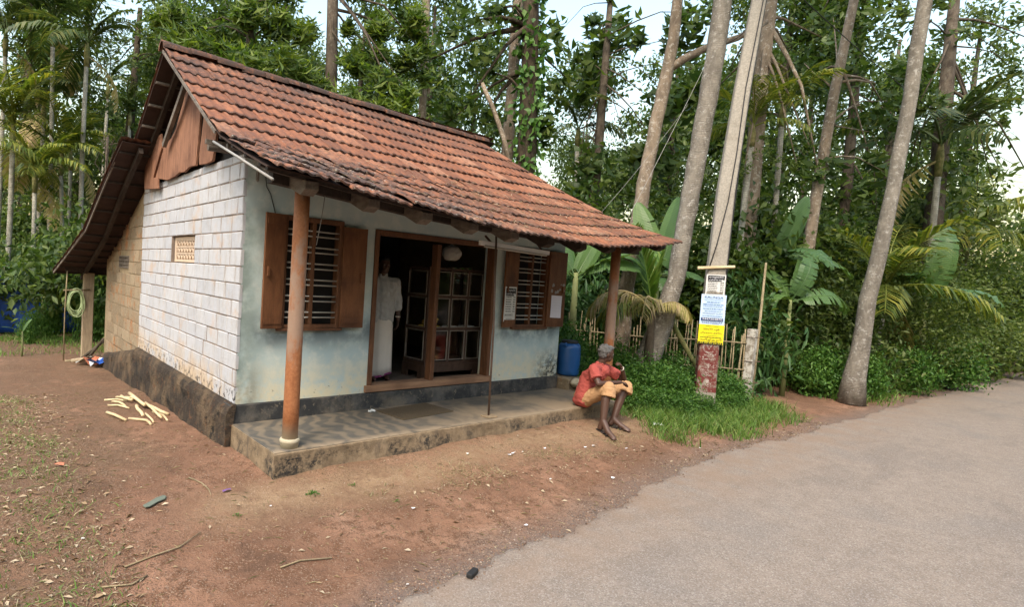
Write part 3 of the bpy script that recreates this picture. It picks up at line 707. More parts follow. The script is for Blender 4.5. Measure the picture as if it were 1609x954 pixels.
# ------------------------------------------------------------------ roof
NR_UP, NR_LO = 7, 4; NR = NR_UP + NR_LO
XL = -.32
def xr(t): return interp(t, [(0, 5.12), (2, 5.4), (7, 5.9), (11, 5.94)])
EAVE = [(-.32, 2.735), (0, 2.715), (.48, 2.655), (.93, 2.605), (1.38, 2.575), (2.53, 2.50), (3.38, 2.485), (4.15, 2.482), (5.29, 2.585), (5.95, 2.685)]
RIDGE = [(-.32, 4.63), (1, 4.60), (2.0, 4.585), (3.7, 4.54), (5.2, 4.53)]
KINK = [(-.32, 3.215), (1.5, 3.14), (3.5, 3.10), (5.9, 3.16)]
def roof_pt(x, t):
    if t <= NR_UP:
        k = t/NR_UP; y = lerp(2.05, -.18, k); z = lerp(interp(x, RIDGE), interp(x, KINK), k) - .035*math.sin(math.pi*k)
    else:
        k = (t-NR_UP)/NR_LO; y = lerp(-.18, -1.5, k); z = lerp(interp(x, KINK), interp(x, EAVE), k) - .012*math.sin(math.pi*k)
    return Vector((x, y, z))
def roof_frame(x, t):
    p = roof_pt(x, t); e = .12
    up = (roof_pt(x, max(0, t-.3)) - roof_pt(x, min(NR, t+.3))).normalized()
    ax = (roof_pt(x+e, t) - roof_pt(x-e, t)).normalized(); nn = ax.cross(up).normalized(); up = nn.cross(ax)
    return p, ax, up, nn
def tile_mesh(name, seed, w=.232, l=.43):
    rng = np.random.default_rng(seed); us = [0, .07, .15, .27, .39, .5, .58, .66, .78, .90, 1.0]
    hs = [.010, .022, .020, .008, .006, .012, .021, .018, .007, .006, .012]
    rows = [(0, .024), (.06, .028), (.5, .016), (1, .0)]; b = MB(); k = len(us); vs = []
    for v, lift in rows:
        for u, h in zip(us, hs):
            scal = .02*abs(math.sin(u*math.pi*2))**.7 - .008 if v == 0 else 0
            vs.append(((u-.5)*w + rng.uniform(-.001, .001), v*l - scal + rng.uniform(-.003, .003)*(v == 0), h + lift + rng.uniform(-.001, .001)))
    fs = []
    for r in range(len(rows)-1):
        for i in range(k-1): fs.append((r*k+i, r*k+i+1, (r+1)*k+i+1, (r+1)*k+i))
    o = len(vs)
    for u, h in zip(us, hs): vs.append(((u-.5)*w, .006 - .018*abs(math.sin(u*math.pi*2))**.7, h + .024 - .018))
    for i in range(k-1): fs.append((o+i, o+i+1, i+1, i))
    fs += [(o, 0, k, 2*k), (o+k-1, 3*k-1, 2*k-1, k-1)]
    b.add(vs, fs); me = b.mesh(name, MAT['tile']); me.shade_smooth()
    try: me.set_sharp_from_angle(angle=math.radians(50))
    except Exception: pass
    return me
# under-layer, laths and rafters
roof = empty('roof'); roof.parent = house
def sheet(name, fpt, xs, ts, mat, th=.012):
    b = MB(); vs = []; n = len(ts)
    for x in xs:
        for t in ts: vs.append(fpt(x, t))
    I = np.arange(len(xs)*n).reshape(len(xs), n)
    b.add(vs, [tuple(q) for q in np.stack([I[:-1, :-1], I[:-1, 1:], I[1:, 1:], I[1:, :-1]], -1).reshape(-1, 4)])
    o = b.build(name, mat, roof); s_ = o.modifiers.new('s', 'SOLIDIFY'); s_.thickness = th; s_.offset = -1; return o
def under(x, t):
    # stretch the far end so the sheet follows the slanting right verge
    xx = lerp(XL+.01, xr(t)-.02, x); p, ax, up, nn = roof_frame(xx, t); return p - nn*.004
sheet('tile_underside', under, np.linspace(0, 1, 24), [0, 1, 2, 3, 4, 5, 6, 6.6, 7, 7.4, 8, 9, 10, 10.45], MAT['tile_under'])
tms = [tile_mesh('roof_tile', s) for s in range(5)]
rng = np.random.default_rng(21)
for i in range(NR):
    t = i + 1; x0, x1 = XL, xr(t); nc = int(round((x1-x0)/.2235)); w = (x1-x0)/nc
    for j in range(nc):
        x = x0 + (j+.5)*w
        p, ax, up, nn = roof_frame(x, t-.02 if t < NR else t-.05)
        p2 = roof_frame(x, t-.9)[0]; up = (p2 - p).normalized(); nn = ax.cross(up).normalized()
        M = Matrix.Identity(4)
        for q in range(3): M[q][0] = ax[q]; M[q][1] = up[q]; M[q][2] = nn[q]
        slip = rng.normal(0, .008); rot = rng.normal(0, .014); lift = abs(rng.normal(0, .004))
        if t > 7 and x < 2.2: slip = rng.normal(0, .022); rot = rng.normal(0, .035); lift = abs(rng.normal(0, .010))
        M = Matrix.Translation(p - up*(.03+slip) + nn*(lift+.004)) @ M @ Matrix.Rotation(rot, 4, 'Z') @ Matrix.Rotation(rng.normal(0, .02), 4, 'Y')
        o = link('roof_tile', tms[rng.integers(5)], roof); o.matrix_local = M @ Matrix.Diagonal((w/.222, 1, 1, 1))
# ridge caps
rc = MB(); n = 9; vs = []
for k, (y, r) in enumerate([(0, .108), (.05, .106), (.34, .092), (.37, .088)]):
    for a in range(n):
        th = math.pi*(a/(n-1)); vs.append((y, math.cos(th)*r*1.15, math.sin(th)*r - .02))
fs = [(k*n+a, k*n+a+1, (k+1)*n+a+1, (k+1)*n+a) for k in range(3) for a in range(n-1)]
for a in range(n): y, yy, z = vs[a]; vs.append((.006, yy*.86, z*.84-.004))
fs += [(4*n+a, 4*n+a+1, a+1, a) for a in range(n-1)]
rc.add(vs, fs); rcm = rc.mesh('ridge_tile', MAT['tile'], True)
x = XL - .03
while x < 5.05:
    o = link('ridge_tile', rcm, roof); z = interp(x+.15, RIDGE)
    o.location = (x, 2.055 + rng.normal(0, .008), z + .022 + rng.normal(0, .006)); o.rotation_euler = (rng.normal(0, .05), -.02+rng.normal(0, .03), rng.normal(0, .025)); x += .335
# rafters with cut tails, laths, wall plate, veranda beam
for k in range(10):
    xk = .10 + .635*k
    b = MB(); pts = []
    if xk < 5.2:
        a, c = roof_pt(min(xk, 5.0), .3) - Vector((0, 0, .09)), roof_pt(xk, 7) - Vector((0, 0, .095)); b.bar(a, c, .06, .1)
    c = roof_pt(xk, 6.9) - Vector((0, 0, .1)); e = roof_pt(xk, 10.35) - Vector((0, 0, .088))
    d = (e - c).normalized(); up = Vector((1, 0, 0)).cross(d) * 1
    if up.z < 0: up = -up
    sec = [c + up*.045, e + up*.045, e - up*.02 + d*.03, e - up*.095 - d*.04, c - up*.10]
    b.prism([p - Vector((.065, 0, 0)) for p in sec], (.13, 0, 0))
    b.build('rafter', MAT['grey_timber'] if k < 5 else MAT['dark_timber'], roof, bevel=.006)
for i in range(NR):
    b = MB(); t = i + (.85 if i < NR-1 else .3); pts = [roof_frame(xx, t)[0] - roof_frame(xx, t)[3]*.034 for xx in np.linspace(XL+.03, xr(t)-.05, 9)]
    for p, q in zip(pts[:-1], pts[1:]): b.bar(p, q, .045, .03)
    b.build('lath', MAT['dark_timber'], roof)
b = MB(); pts = [Vector((xx, -.95, roof_pt(xx, 9.33).z - .135)) for xx in (-.12, .19, 1.4, 2.6, 3.9, 5.2, 5.55)]
for p, q in zip(pts[:-1], pts[1:]): b.bar(p, q, .1, .12)
b.build('veranda_beam', MAT['dark_timber'], roof)
MB().box((.0, .03, 3.12), (L, .17, 3.17)).build('wall_plate', MAT['dark_timber'], roof)
b = MB(); b.bar((5.2, -.94, 2.55), (5.75, -.94, 2.56), .06, .08); b.build('beam_end', MAT['dark_timber'], roof)
# verge board and pipe on the left rake
a, c = roof_pt(XL, .1), roof_pt(XL, 6.7)
MB().bar(a + Vector((-.008, .02, -.01)), c + Vector((-.008, 0, -.02)), .014, .032).build('verge_board', MAT['grey_timber'], roof)
MB().tube([(XL-.02, -.08, 3.16), (XL-.03, -.75, 2.93), (XL-.02, -1.5, 2.66)], .012, 8).build('verge_pipe', MAT['pipe'], roof, True)
MB().bar((-.16, .06, 3.17), (.35, .06, 3.19), .05, .05).bar((-.28, .35, 3.24), (.3, .35, 3.24), .045, .045).tube([(-.2, .52, 3.22), (.3, .5, 3.24)], .04, 8).build('purlin_end', MAT['grey_timber'], roof)
MB().bar((.14, -.03, 3.10), (.14, -.03, 2.86), .035, .02).build('hanger', MAT['grey_timber'], roof)
MB().bar((-.05, -.93, 2.86), (-.05, -.93, 2.72), .05, .03).build('hanger', MAT['pipe'], roof)
# gable boards
def gboard(pts, x, th=.03):
    return MB().prism([(x, y, z) for y, z in pts], (th, 0, 0)).build('gable_board', MAT['gable_wood'], house, bevel=.004)
gboard([(3.96, 3.74), (3.01, 3.79), (2.97, 3.58), (3.37, 3.21), (3.11, 3.16), (3.08, 3.02), (3.9, 3.08)], -.075, .025)
gboard([(1.93, 4.2), (1.32, 3.88), (1.37, 3.5), (1.43, 3.16), (1.7, 3.17), (1.9, 3.13), (2.11, 3.15), (2.3, 3.12)], -.05)
gboard([(1.935, 4.2), (2.305, 3.12), (2.74, 3.11), (3.0, 3.15), (3.45, 3.21), (3.0, 3.6), (2.58, 3.67), (2.37, 3.76), (2.13, 4.01)], -.047)
gboard([(1.16, 3.78), (.98, 3.68), (.70, 3.50), (.82, 3.14), (1.0, 3.13), (1.29, 3.15), (1.30, 3.28), (1.20, 3.68)], -.052)
MB().bar((-.13, 1.72, 4.16), (-.12, 2.64, 3.56), .05, .07).build('gable_strut', MAT['grey_timber'], roof)
MB().prism([(.06, .1, 3.13), (.06, 4.3, 3.13), (.06, 3.5, 3.5), (.06, 2.05, 4.4)], (.03, 0, 0)).build('gable_dark_sheet', MAT['dark'], house)  # black sheet standing in for the attic gloom between the boards
# ---- rear slope, seen from beneath its overhang
REAR_UP = [(2.05, 4.60), (3.55, 3.66)]
REAR_LO = [(3.38, 3.66), (4.4, 3.22), (6.0, 2.42), (7.3, 2.0), (8.65, 1.60)]
def rear_sheet(name, prof, xl, parent=roof):
    xs = np.linspace(0, 1, 6); vs = []; n = len(prof)
    for u in xs:
        for (y, z) in prof: vs.append((lerp(xl(y), 5.6, u), y, z))
    I = np.arange(len(xs)*n).reshape(len(xs), n)
    o = MB().add(vs, [tuple(q) for q in np.stack([I[:-1, :-1], I[:-1, 1:], I[1:, 1:], I[1:, :-1]], -1).reshape(-1, 4)]).build(name, MAT['tile_under'], parent)
    s_ = o.modifiers.new('s', 'SOLIDIFY'); s_.thickness = .014; s_.offset = 1; return o
xlu = lambda y: -.31
xll = lambda y: interp(y, [(3.3, -.50), (6, -.60), (8.7, -.80)])
rear_sheet('tile_underside', REAR_UP, xlu); rear_sheet('tile_underside', REAR_LO, xll)
bt = MB(); rt = tile_mesh('rear_tile', 40); tv = [Vector(v.co) for v in rt.vertices]; tf = [tuple(p.vertices) for p in rt.polygons]
def rear_rows(prof, xl, nrows):
    ys = np.linspace(prof[0][0], prof[-1][0], nrows+1)[1:]
    for y in ys:
        z = interp(y, prof); zu = interp(y-.32, prof) if y-.32 > prof[0][0] else z + .2
        up = Vector((0, -.32, zu - z)).normalized(); ax = Vector((-1, 0, 0)); nn = ax.cross(up).normalized()
        x = xl(y) + .1
        while x < 5.6:
            p = Vector((x, y, z)) + nn*.012; j = rng.uniform(-.012, .012)
            bt.add([p + ax*v.x + up*(v.y+j) + nn*v.z for v in tv], tf); x += .225
rear_rows(REAR_UP, xlu, 5); rear_rows(REAR_LO, xll, 16)
tag(bt.build('rear_tile', MAT['tile'], roof), kind='stuff')
for y in np.linspace(2.45, 3.5, 4): MB().bar((-.3, y, interp(y, REAR_UP)-.03), (5.3, y, interp(y, REAR_UP)-.03), .05, .03).build('lath', MAT['grey_timber'], roof)
for y in np.linspace(3.6, 8.5, 13): MB().bar((xll(y)+.02, y, interp(y, REAR_LO)-.03), (5.3, y, interp(y, REAR_LO)-.03), .045, .028).build('lath', MAT['dark_timber'], roof)
for xk in (-.1, 1.2, 2.5, 3.8, 5.0):
    b = MB(); b.bar((xk, 2.1, 4.5), (xk, 3.55, 3.59), .06, .09)
    for (p, q) in zip(REAR_LO[:-1], REAR_LO[1:]): b.bar((xk-.15, p[0], p[1]-.09), (xk-.15, q[0], q[1]-.09), .06, .09)
    b.build('rafter', MAT['dark_timber'], roof)
MB().bar((-.48, 3.42, 3.69), (-.58, 5.9, 2.44), .02, .05).bar((-.58, 5.9, 2.45), (-.79, 8.62, 1.60), .02, .05).build('verge_board', MAT['grey_timber'], roof)
MB().bar((-.62, 8.2, 1.68), (5.2, 8.2, 1.68), .08, .08).build('porch_beam', MAT['dark_timber'], roof)
for xk in (-.18, 2.4, 5.0):
    p = MB().box((xk-.1, 8.12, float(gz(xk, 8.2))-.05), (xk+.1, 8.28, 1.64)); p.build('porch_post', MAT['post_wood'], house, bevel=.01)

# ------------------------------------------------------------------ vegetation
def wchild(o, parent):
    """child built in world coordinates under an unrotated Empty"""
    o.parent = parent; o.matrix_parent_inverse = Matrix.Translation(-Vector(parent.location)); return o
def unit(v): return v / np.maximum(np.linalg.norm(v, axis=-1, keepdims=True), 1e-9)
def leaf_faces(C, D, N, ln, wd, fold=.18, bend=0.):
    S = unit(np.cross(D, N)); N = np.cross(S, D); ln = np.asarray(ln)[:, None]; wd = np.asarray(wd)[:, None]
    mid = C + D*ln*.45 + N*ln*bend
    V = np.stack([C, mid + S*wd*.5 + N*wd*fold, C + D*ln - np.array([0, 0, 1.])*ln*bend, mid - S*wd*.5 + N*wd*fold], 1)
    k = len(C); b = np.arange(k)[:, None]*4
    F = np.concatenate([b + np.array([0, 2, 1]), b + np.array([0, 3, 2])], 0)
    return V.reshape(-1, 3), F
def rnd_unit(rng, n): return unit(rng.normal(size=(n, 3)))
def cloud(rng, blobs, per, cl_r, ln, wd, droop=.3, clusters=30, shell=.55, squash=.8, rosette=False, mess=.5):
    """blobs (x,y,z,r): filled with small leaf clusters; returns vertices, faces and cluster centres"""
    CS = []; RS = []
    for (x, y, z, r) in blobs:
        n = max(4, int(clusters*(r**1.6)))
        u = rnd_unit(rng, n); rad = r*(shell + (1-shell)*rng.random((n, 1)))*rng.uniform(.35, 1.12, (n, 1))**.6
        CS.append(np.array([x, y, z]) + u*rad*np.array([1, 1, squash])); RS.append(np.full(n, cl_r)*rng.uniform(.6, 1.35, n))
    CS = np.concatenate(CS); RS = np.concatenate(RS); n = len(CS)*per
    c = np.repeat(CS, per, 0); r = np.repeat(RS, per)[:, None]; u = rnd_unit(rng, n)
    pos = c + (u*r*.3 if rosette else rng.normal(size=(n, 3))*r*.62)
    D = unit(u*(1.0 if rosette else .3) + rng.normal(size=(n, 3))*mess + np.array([0, 0, -droop])); N = unit(rng.normal(size=(n, 3))*.7 + np.array([-.25, -.35, 0]) + np.array([0, 0, 1.]))
    V, F = leaf_faces(pos, D, N, ln*rng.uniform(.6, 1.25, n), wd*rng.uniform(.7, 1.2, n), .18, .05)
    return V, F, CS
def limbs(mb, base, tip, centres, rng, r0, n=14, seg=4):
    """limbs from the trunk to some of the leaf clusters"""
    base, tip = Vector(base), Vector(tip); idx = rng.choice(len(centres), min(n, len(centres)), False)
    for i in idx:
        e = Vector(centres[i]); t = rng.uniform(.45, 1.0); s = base.lerp(tip, t)
        if e.z < s.z - .5: s = base.lerp(tip, max(.2, t-.35))
        mid = s.lerp(e, .5) + Vector((rng.normal(0, .15), rng.normal(0, .15), rng.uniform(.0, .35))); r = r0*rng.uniform(.16, .34)
        mb.tube([s, s.lerp(mid, .55) + Vector((0, 0, .05)), mid, e], [r, r*.75, r*.55, r*.22], 6)
def tree(name, label, blobs, trunk, rad, bark, leaf, leafm, per=60, clusters=26, cl_r=.34, ln=.16, wd=.06, droop=.3, group=None, seed=1, nl=14, rosette=False, shell=.5):
    rng = np.random.default_rng(seed); b0 = trunk[0]; e = empty(name, b0); tag(e, label, 'tree', group)
    V, F, CS = cloud(rng, blobs, per, cl_r, ln, wd, droop, clusters, shell, rosette=rosette)
    mb = MB(); mb.tube(trunk, rad, 10, True, .05, rng)
    limbs(mb, trunk[len(trunk)//2], trunk[-1], CS, rng, rad[-1]*1.3, nl)
    wchild(mb.build('trunk', MAT[bark], None, True), e)
    wchild(link('crown', np_mesh('crown', V, F, MAT[leaf] if isinstance(leaf, str) else leaf)), e)
    return e
BL = {
    'broad_a': [(11.65, 4.39, 8.14, 1.08), (12.5, 3.77, 8.75, 1.26), (11.89, 2.87, 6.83, 1.27), (11.68, 3.6, 5.89, 1.22), (11.79, 2.82, 4.79, 1.01), (12.04, 5.43, 9.45, 0.96), (12.31, 2.49, 5.85, 0.85), (11.58, 4.24, 4.71, 0.72), (12.05, 4.18, 9.79, 1.26), (12.82, 2.18, 7.24, 0.85), (13.5, 3.04, 9.18, 0.9), (13.92, 2.75, 9.76, 0.72)],
    'broad_b': [(8.5, 5.52, 7.92, 1.01), (7.98, 5.84, 6.69, 0.93), (8.34, 6.93, 8.42, 1.08), (10.09, 4.98, 8.73, 0.96), (10.8, 5.01, 7.71, 0.72), (8.21, 5.82, 9.07, 1.01), (7.92, 6.5, 6.3, 0.7), (9.01, 5.2, 9.14, 0.85), (8.67, 5.29, 6.24, 0.51), (9.88, 4.36, 6.16, 0.42)],
    'mango_a': [(2.07, 7.86, 6.88, 0.66), (2.88, 7.26, 7.24, 0.88), (3.36, 6.85, 6.54, 0.81), (1.86, 8.67, 7.35, 0.61), (2.48, 6.88, 6.32, 0.56), (3.79, 7.21, 7.65, 0.76), (2.45, 8.26, 8.0, 0.91), (3.42, 7.54, 8.23, 0.91), (1.62, 8.15, 6.11, 0.37), (1.69, 9.48, 7.99, 0.63)],
    'mango_b': [(5.03, 6.2, 6.53, 0.76), (5.35, 5.3, 6.11, 0.73), (4.19, 6.82, 6.16, 0.68), (5.65, 6.43, 7.67, 0.87), (6.29, 5.9, 7.09, 0.71), (4.54, 5.9, 5.76, 0.44), (5.71, 5.0, 5.7, 0.44), (6.4, 5.88, 8.04, 0.71), (5.26, 6.77, 8.43, 0.95), (6.01, 6.21, 8.64, 0.79)],
    'fine_r': [(12.38, 0.02, 7.68, 0.59), (11.25, -0.52, 5.22, 0.68), (10.94, -0.32, 4.65, 0.47), (13.14, 0.01, 6.7, 0.61), (12.82, 0.93, 7.44, 0.63), (12.9, -0.35, 8.01, 0.73), (11.68, -0.87, 4.98, 0.68), (12.92, 0.93, 8.71, 0.71)],
    'ext_a': [(15.77, -0.03, 7.97, 1.01), (16.33, -0.54, 6.67, 1.01), (14.49, -0.47, 5.36, 0.87), (17.65, -0.12, 9.51, 1.08), (16.98, -0.97, 7.73, 0.93), (15.87, -0.0, 9.67, 1.01), (15.5, -1.26, 5.12, 0.87)],
    'ext_b': [(19.39, -1.47, 9.1, 1.08), (20.13, -2.12, 7.72, 1.26), (22.4, -2.47, 9.87, 1.34), (20.74, -2.68, 6.14, 1.26), (18.23, -2.05, 5.8, 1.01), (17.8, -1.64, 7.12, 0.85), (21.28, -3.01, 7.63, 1.26), (19.79, -1.7, 10.39, 1.08), (21.19, -3.1, 4.92, 1.08), (18.79, -0.95, 10.13, 0.9)],
    'left_a': [(2.55, 16.45, 9.16, 1.13), (2.01, 19.46, 10.54, 1.24), (1.86, 16.89, 7.75, 1.01), (2.88, 16.26, 10.31, 1.13), (1.56, 22.27, 9.63, 1.35), (2.69, 16.43, 10.74, 1.13)],
    'left_b': [(-0.59, 23.9, 9.47, 1.62), (-0.97, 24.07, 7.27, 1.62), (0.16, 23.05, 4.66, 1.62), (-1.02, 21.41, 4.36, 1.24), (0.99, 22.47, 5.81, 1.35), (1.54, 19.46, 4.56, 1.24), (0.06, 25.83, 7.79, 1.47)],
    'acacia': [(0.61, 11.39, 5.19, 0.54), (0.87, 11.22, 5.64, 0.47), (0.35, 11.56, 4.75, 0.47), (0.82, 11.2, 4.79, 0.47), (0.4, 11.56, 5.43, 0.34)],
}
tree('mango_tree', 'bright mango tree with drooping leaf rosettes behind the roof ridge near its left end', BL['mango_a'], [(3.2, 7.9, -.3), (3.15, 7.85, 3), (3.0, 7.7, 6), (2.9, 7.6, 8.2)], [.22, .19, .14, .08], 'brown_bark', 'mango', 22, 135, .42, .19, .062, .45, seed=3, nl=7)
tree('mango_tree', 'mango tree with a straight brown trunk rising behind the middle of the ridge', BL['mango_b'], [(4.85, 7.0, -.3), (4.84, 7.0, 4), (4.8, 7.05, 7), (4.74, 7.2, 10.5)], [.2, .17, .15, .12], 'brown_bark', 'mango', 22, 130, .42, .18, .062, .4, seed=4, nl=7)
tree('vine_clad_tree', 'tall tree with dark thick trunk wrapped in climbing leaves beyond the ridge end', BL['broad_b'], [(9.35, 4.6, -.2), (9.42, 4.6, 3), (9.47, 4.65, 5.5), (9.48, 4.78, 8), (9.42, 4.95, 11)], [.3, .26, .25, .23, .2], 'dark_bark', 'bigleaf', 34, 22, .4, .24, .14, .35, seed=5)
tree('broadleaf_tree', 'large leaved tree filling the gap between roof end and leaning trunks', BL['broad_a'], [(11.6, 4.05, 0), (11.68, 4.07, 3.3), (11.85, 4.1, 5.5), (11.92, 4.15, 8), (12.0, 4.2, 10.5)], [.16, .14, .12, .1, .07], 'brown_bark', 'bigleaf', 34, 28, .42, .27, .17, .45, seed=6, nl=20)
tree('fine_leaved_tree', 'fine leaved tree with a pale upright trunk just behind the electricity pole', BL['fine_r'], [(11.5, -.12, 0), (11.55, -.11, 4), (11.62, -.08, 6.8), (11.76, -.08, 9)], [.2, .18, .16, .14], 'pale_bark', 'fineleaf', 70, 34, .36, .11, .04, .1, seed=7)
tree('roadside_tree', 'pale trunked roadside tree, first one to the right of the electricity pole', BL['ext_a'], [(14.1, -.45, 0), (14.2, -.43, 2.3), (14.38, -.45, 4.4), (14.71, -.53, 7.1), (15.1, -.69, 10)], [.15, .14, .13, .115, .1], 'pale_bark', 'bigleaf', 34, 26, .44, .24, .13, .35, seed=8)
tree('roadside_tree', 'dark leaved roadside tree overhanging the road at the far right', BL['ext_b'], [(18.5, -2.0, 0), (18.8, -1.9, 4), (19.2, -1.8, 7), (19.6, -1.7, 11)], [.26, .22, .18, .12], 'brown_bark', 'farleaf', 40, 26, .46, .2, .1, .35, seed=9)
tree('broadleaf_tree', 'dark tree between the tall palms and the roof peak', BL['left_a'], [(2.1, 17.5, -.3), (2.15, 17.4, 4), (2.3, 17.2, 8), (2.4, 17, 11)], [.2, .18, .13, .08], 'dark_bark', 'farleaf', 44, 26, .5, .2, .1, .3, seed=10)
tree('broadleaf_tree', 'hazy green tree behind the tall palms at the left edge', BL['left_b'], [(0, 24.5, -.3), (0, 24.4, 4), (-.1, 24.2, 9)], [.24, .2, .1], 'brown_bark', 'farleaf', 44, 18, .6, .2, .1, .3, seed=11)
tree('feathery_tree', 'bright feathery small tree just left of the rear roof edge', BL['acacia'], [(.6, 11.5, -.3), (.6, 11.45, 2.5), (.6, 11.4, 5.2)], [.07, .06, .03], 'brown_bark', 'fineleaf', 110, 60, .24, .07, .025, .0, seed=12)
# climbing leaves on the trunks
rng = np.random.default_rng(31)
tp = []
for (pts) in ([(9.42, 4.6, 3), (9.47, 4.65, 5.5), (9.48, 4.78, 8), (9.42, 4.95, 11)],):
    for a, b in zip(pts[:-1], pts[1:]):
        for k in range(330):
            t = rng.random(); th = rng.uniform(0, 6.28); q = np.array(a)*(1-t)+np.array(b)*t; tp.append(q + np.array([math.cos(th), math.sin(th), 0])*rng.uniform(.22, .42))
tp = np.array(tp); n = len(tp)
V, F = leaf_faces(tp, unit(rng.normal(size=(n, 3))*.5 + np.array([0, 0, -.7])), unit(rng.normal(size=(n, 3)) + np.array([-.6, -.8, .2])), rng.uniform(.12, .26, n), rng.uniform(.08, .17, n))
e = bpy.data.objects['vine_clad_tree']; wchild(link('climbing_leaves', np_mesh('climbing_leaves', V, F, MAT['weed'])), e)

# plain trunks whose crowns are out of the picture, with a tuft at the top
def frond_data(length, elev, bend, ll, n, hang, w, seed, curl=0.):
    rng = np.random.default_rng(seed); pts = []; p = np.zeros(3); seg = 14
    for i in range(seg+1):
        pts.append(p.copy()); a = elev - bend*(i/seg)**1.3; p = p + np.array([math.cos(a), 0, math.sin(a)])*length/seg
    pts = np.array(pts); mb = MB(); mb.tube([tuple(q) for q in pts], [.022*(1-.85*i/seg)+.003 for i in range(seg+1)], 5)
    for i in range(n):
        t = .16 + .84*(i+rng.random()*.5)/n; f = t*seg; k = min(int(f), seg-1); q = pts[k] + (pts[k+1]-pts[k])*(f-k); ax = unit(pts[k+1]-pts[k])
        L_ = ll*(math.sin(math.pi*min(1, .12+.82*t))**.7)*rng.uniform(.85, 1.1)
        for s_ in (-1, 1):
            d = unit(ax*.75 + np.array([0, s_*1.0, 0]) + np.array([0, 0, .25-hang*.4]) + rng.normal(size=3)*.07)
            d2 = unit(d + np.array([0, 0, -hang]) + rng.normal(size=3)*.08); m1 = q + d*L_*.5; m2 = m1 + d2*L_*.5
            wv = unit(np.cross(d, np.array([0, 0, 1.])))*w*.5
            mb.add([q-wv*.4, q+wv*.4, m1+wv, m1-wv, m2], [(0, 1, 2, 3), (3, 2, 4)])
    return mb
FR = {}
def frond_mesh(key, mat, **kw):
    if key not in FR: FR[key] = frond_data(**kw).mesh('frond', MAT[mat])
    return FR[key]
ARE = [dict(length=1.7, elev=1.25, bend=1.0, ll=.62, n=26, hang=.5, w=.055, seed=1), dict(length=1.8, elev=.85, bend=1.3, ll=.66, n=26, hang=.8, w=.055, seed=2), dict(length=1.75, elev=.35, bend=1.35, ll=.62, n=26, hang=1.1, w=.055, seed=3)]
def palm(name, label, base, top, r, rng, mat='areca', n=9, sc=1.0, group=None, bark='areca_bark', dead=1):
    e = empty(name, base); tag(e, label, 'palm', group); base, top = Vector(base), Vector(top)
    bow = Vector((rng.normal(0, .06), rng.normal(0, .06), 0))
    pts = [base.lerp(top, t) + bow*math.sin(math.pi*t) for t in np.linspace(0, 1, 7)]
    mb = MB().tube(pts, [r*1.25, r*1.05, r, r, r*.97, r*.95, r*.9], 9)
    wchild(mb.build('trunk', MAT[bark], None, True), e)
    cs = MB().tube([top, top + Vector((0, 0, .35*sc)), top + Vector((0, 0, .7*sc))], [r*1.05, r*1.25, r*.5], 8)
    wchild(cs.build('crownshaft', MAT['green_bamboo'], None, True), e)
    for i in range(n):
        v = int(rng.integers(3)) if i >= 2 else 0
        o = link('frond', frond_mesh(mat+str(v), mat, **ARE[v]), e)
        o.location = Vector((0, 0, .6*sc)) + top - base; o.rotation_euler = (rng.normal(0, .15), rng.normal(0, .12), 2*math.pi*i/n + rng.uniform(-.3, .3)); o.scale = (sc*rng.uniform(.85, 1.15),)*3
    for i in range(dead):
        o = link('dry_frond', frond_mesh('dry2', 'dryfrond', **ARE[2]), e); o.location = Vector((0, 0, .3*sc)) + top - base; o.rotation_euler = (0, .85, rng.uniform(0, 6.28)); o.scale = (sc*.9,)*3
    return e
rng = np.random.default_rng(77); PG = 'slender palms left of the house'
palm('areca_palm', 'tallest slim grey palm, leftmost of the two white-stemmed palms', (-.28, 15.6, -.3), (-.3, 16.1, 8.6), .068, rng, 'areca_dark', 10, 1.25, PG)
palm('areca_palm', 'tall slim palm, right one of the two white-stemmed palms', (.44, 13.8, -.3), (.42, 14.25, 7.7), .068, rng, 'areca_dark', 10, 1.15, PG)
palm('areca_palm', 'far thin palm standing alone between tall palms and roof', (2.34, 22.5, -.3), (2.4, 22.9, 9.0), .075, rng, 'areca_dark', 9, 1.1, PG, dead=0)
palm('areca_palm', 'medium palm with yellowish fronds right of the white-stemmed pair', (.42, 17.6, -.3), (.49, 17.8, 5.0), .065, rng, 'areca', 10, 1.1, PG)
palm('areca_palm', 'short yellow-green palm with leaning stem at the left edge of the grove', (-1.0, 13.6, -.3), (-.83, 13.7, 3.7), .06, rng, 'areca', 10, 1.0, PG)
palm('areca_palm', 'short palm with arching fronds behind the white-stemmed pair', (.1, 20.3, -.3), (-.17, 20.8, 4.9), .075, rng, 'areca', 10, 1.2, PG)
palm('areca_palm', 'young palm with bright fronds between the two white-stemmed palms', (-.05, 14.6, -.3), (-.1, 14.7, 4.4), .06, rng, 'areca', 10, 1.1, PG)
palm('areca_palm', 'dark palm at the outermost left of the grove', (-1.6, 16.8, -.3), (-1.5, 17, 8.2), .07, rng, 'areca_dark', 10, 1.25, PG)
palm('areca_palm', 'middling palm half hidden behind the tallest white-stemmed palm', (-.5, 17.2, -.3), (-.4, 17.3, 6.4), .065, rng, 'areca_dark', 10, 1.15, PG)
palm('areca_palm', 'palm with a thick pale stem low at the left edge', (-1.5, 14.3, -.3), (-1.35, 14.3, 4.9), .075, rng, 'areca', 10, 1.15, PG)
palm('areca_palm', 'small palm crown showing above the rear roof slope', (2.1, 16.5, -.3), (2.12, 16.6, 6.7), .06, rng, 'fineleaf', 9, .75, PG, dead=0)
palm('areca_palm', 'slender palm with hanging dark frond in the bright gap right of the ridge', (12.1, 5.0, 0), (12.2, 5.1, 6.2), .07, rng, 'areca_dark', 8, .85, None, dead=0)
palm('areca_palm', 'palm with stiff yellowish fronds showing between coconut trunk and pole', (11.0, -.2, 0), (11.0, -.25, 5.2), .06, rng, 'areca', 8, .7, None, dead=0)
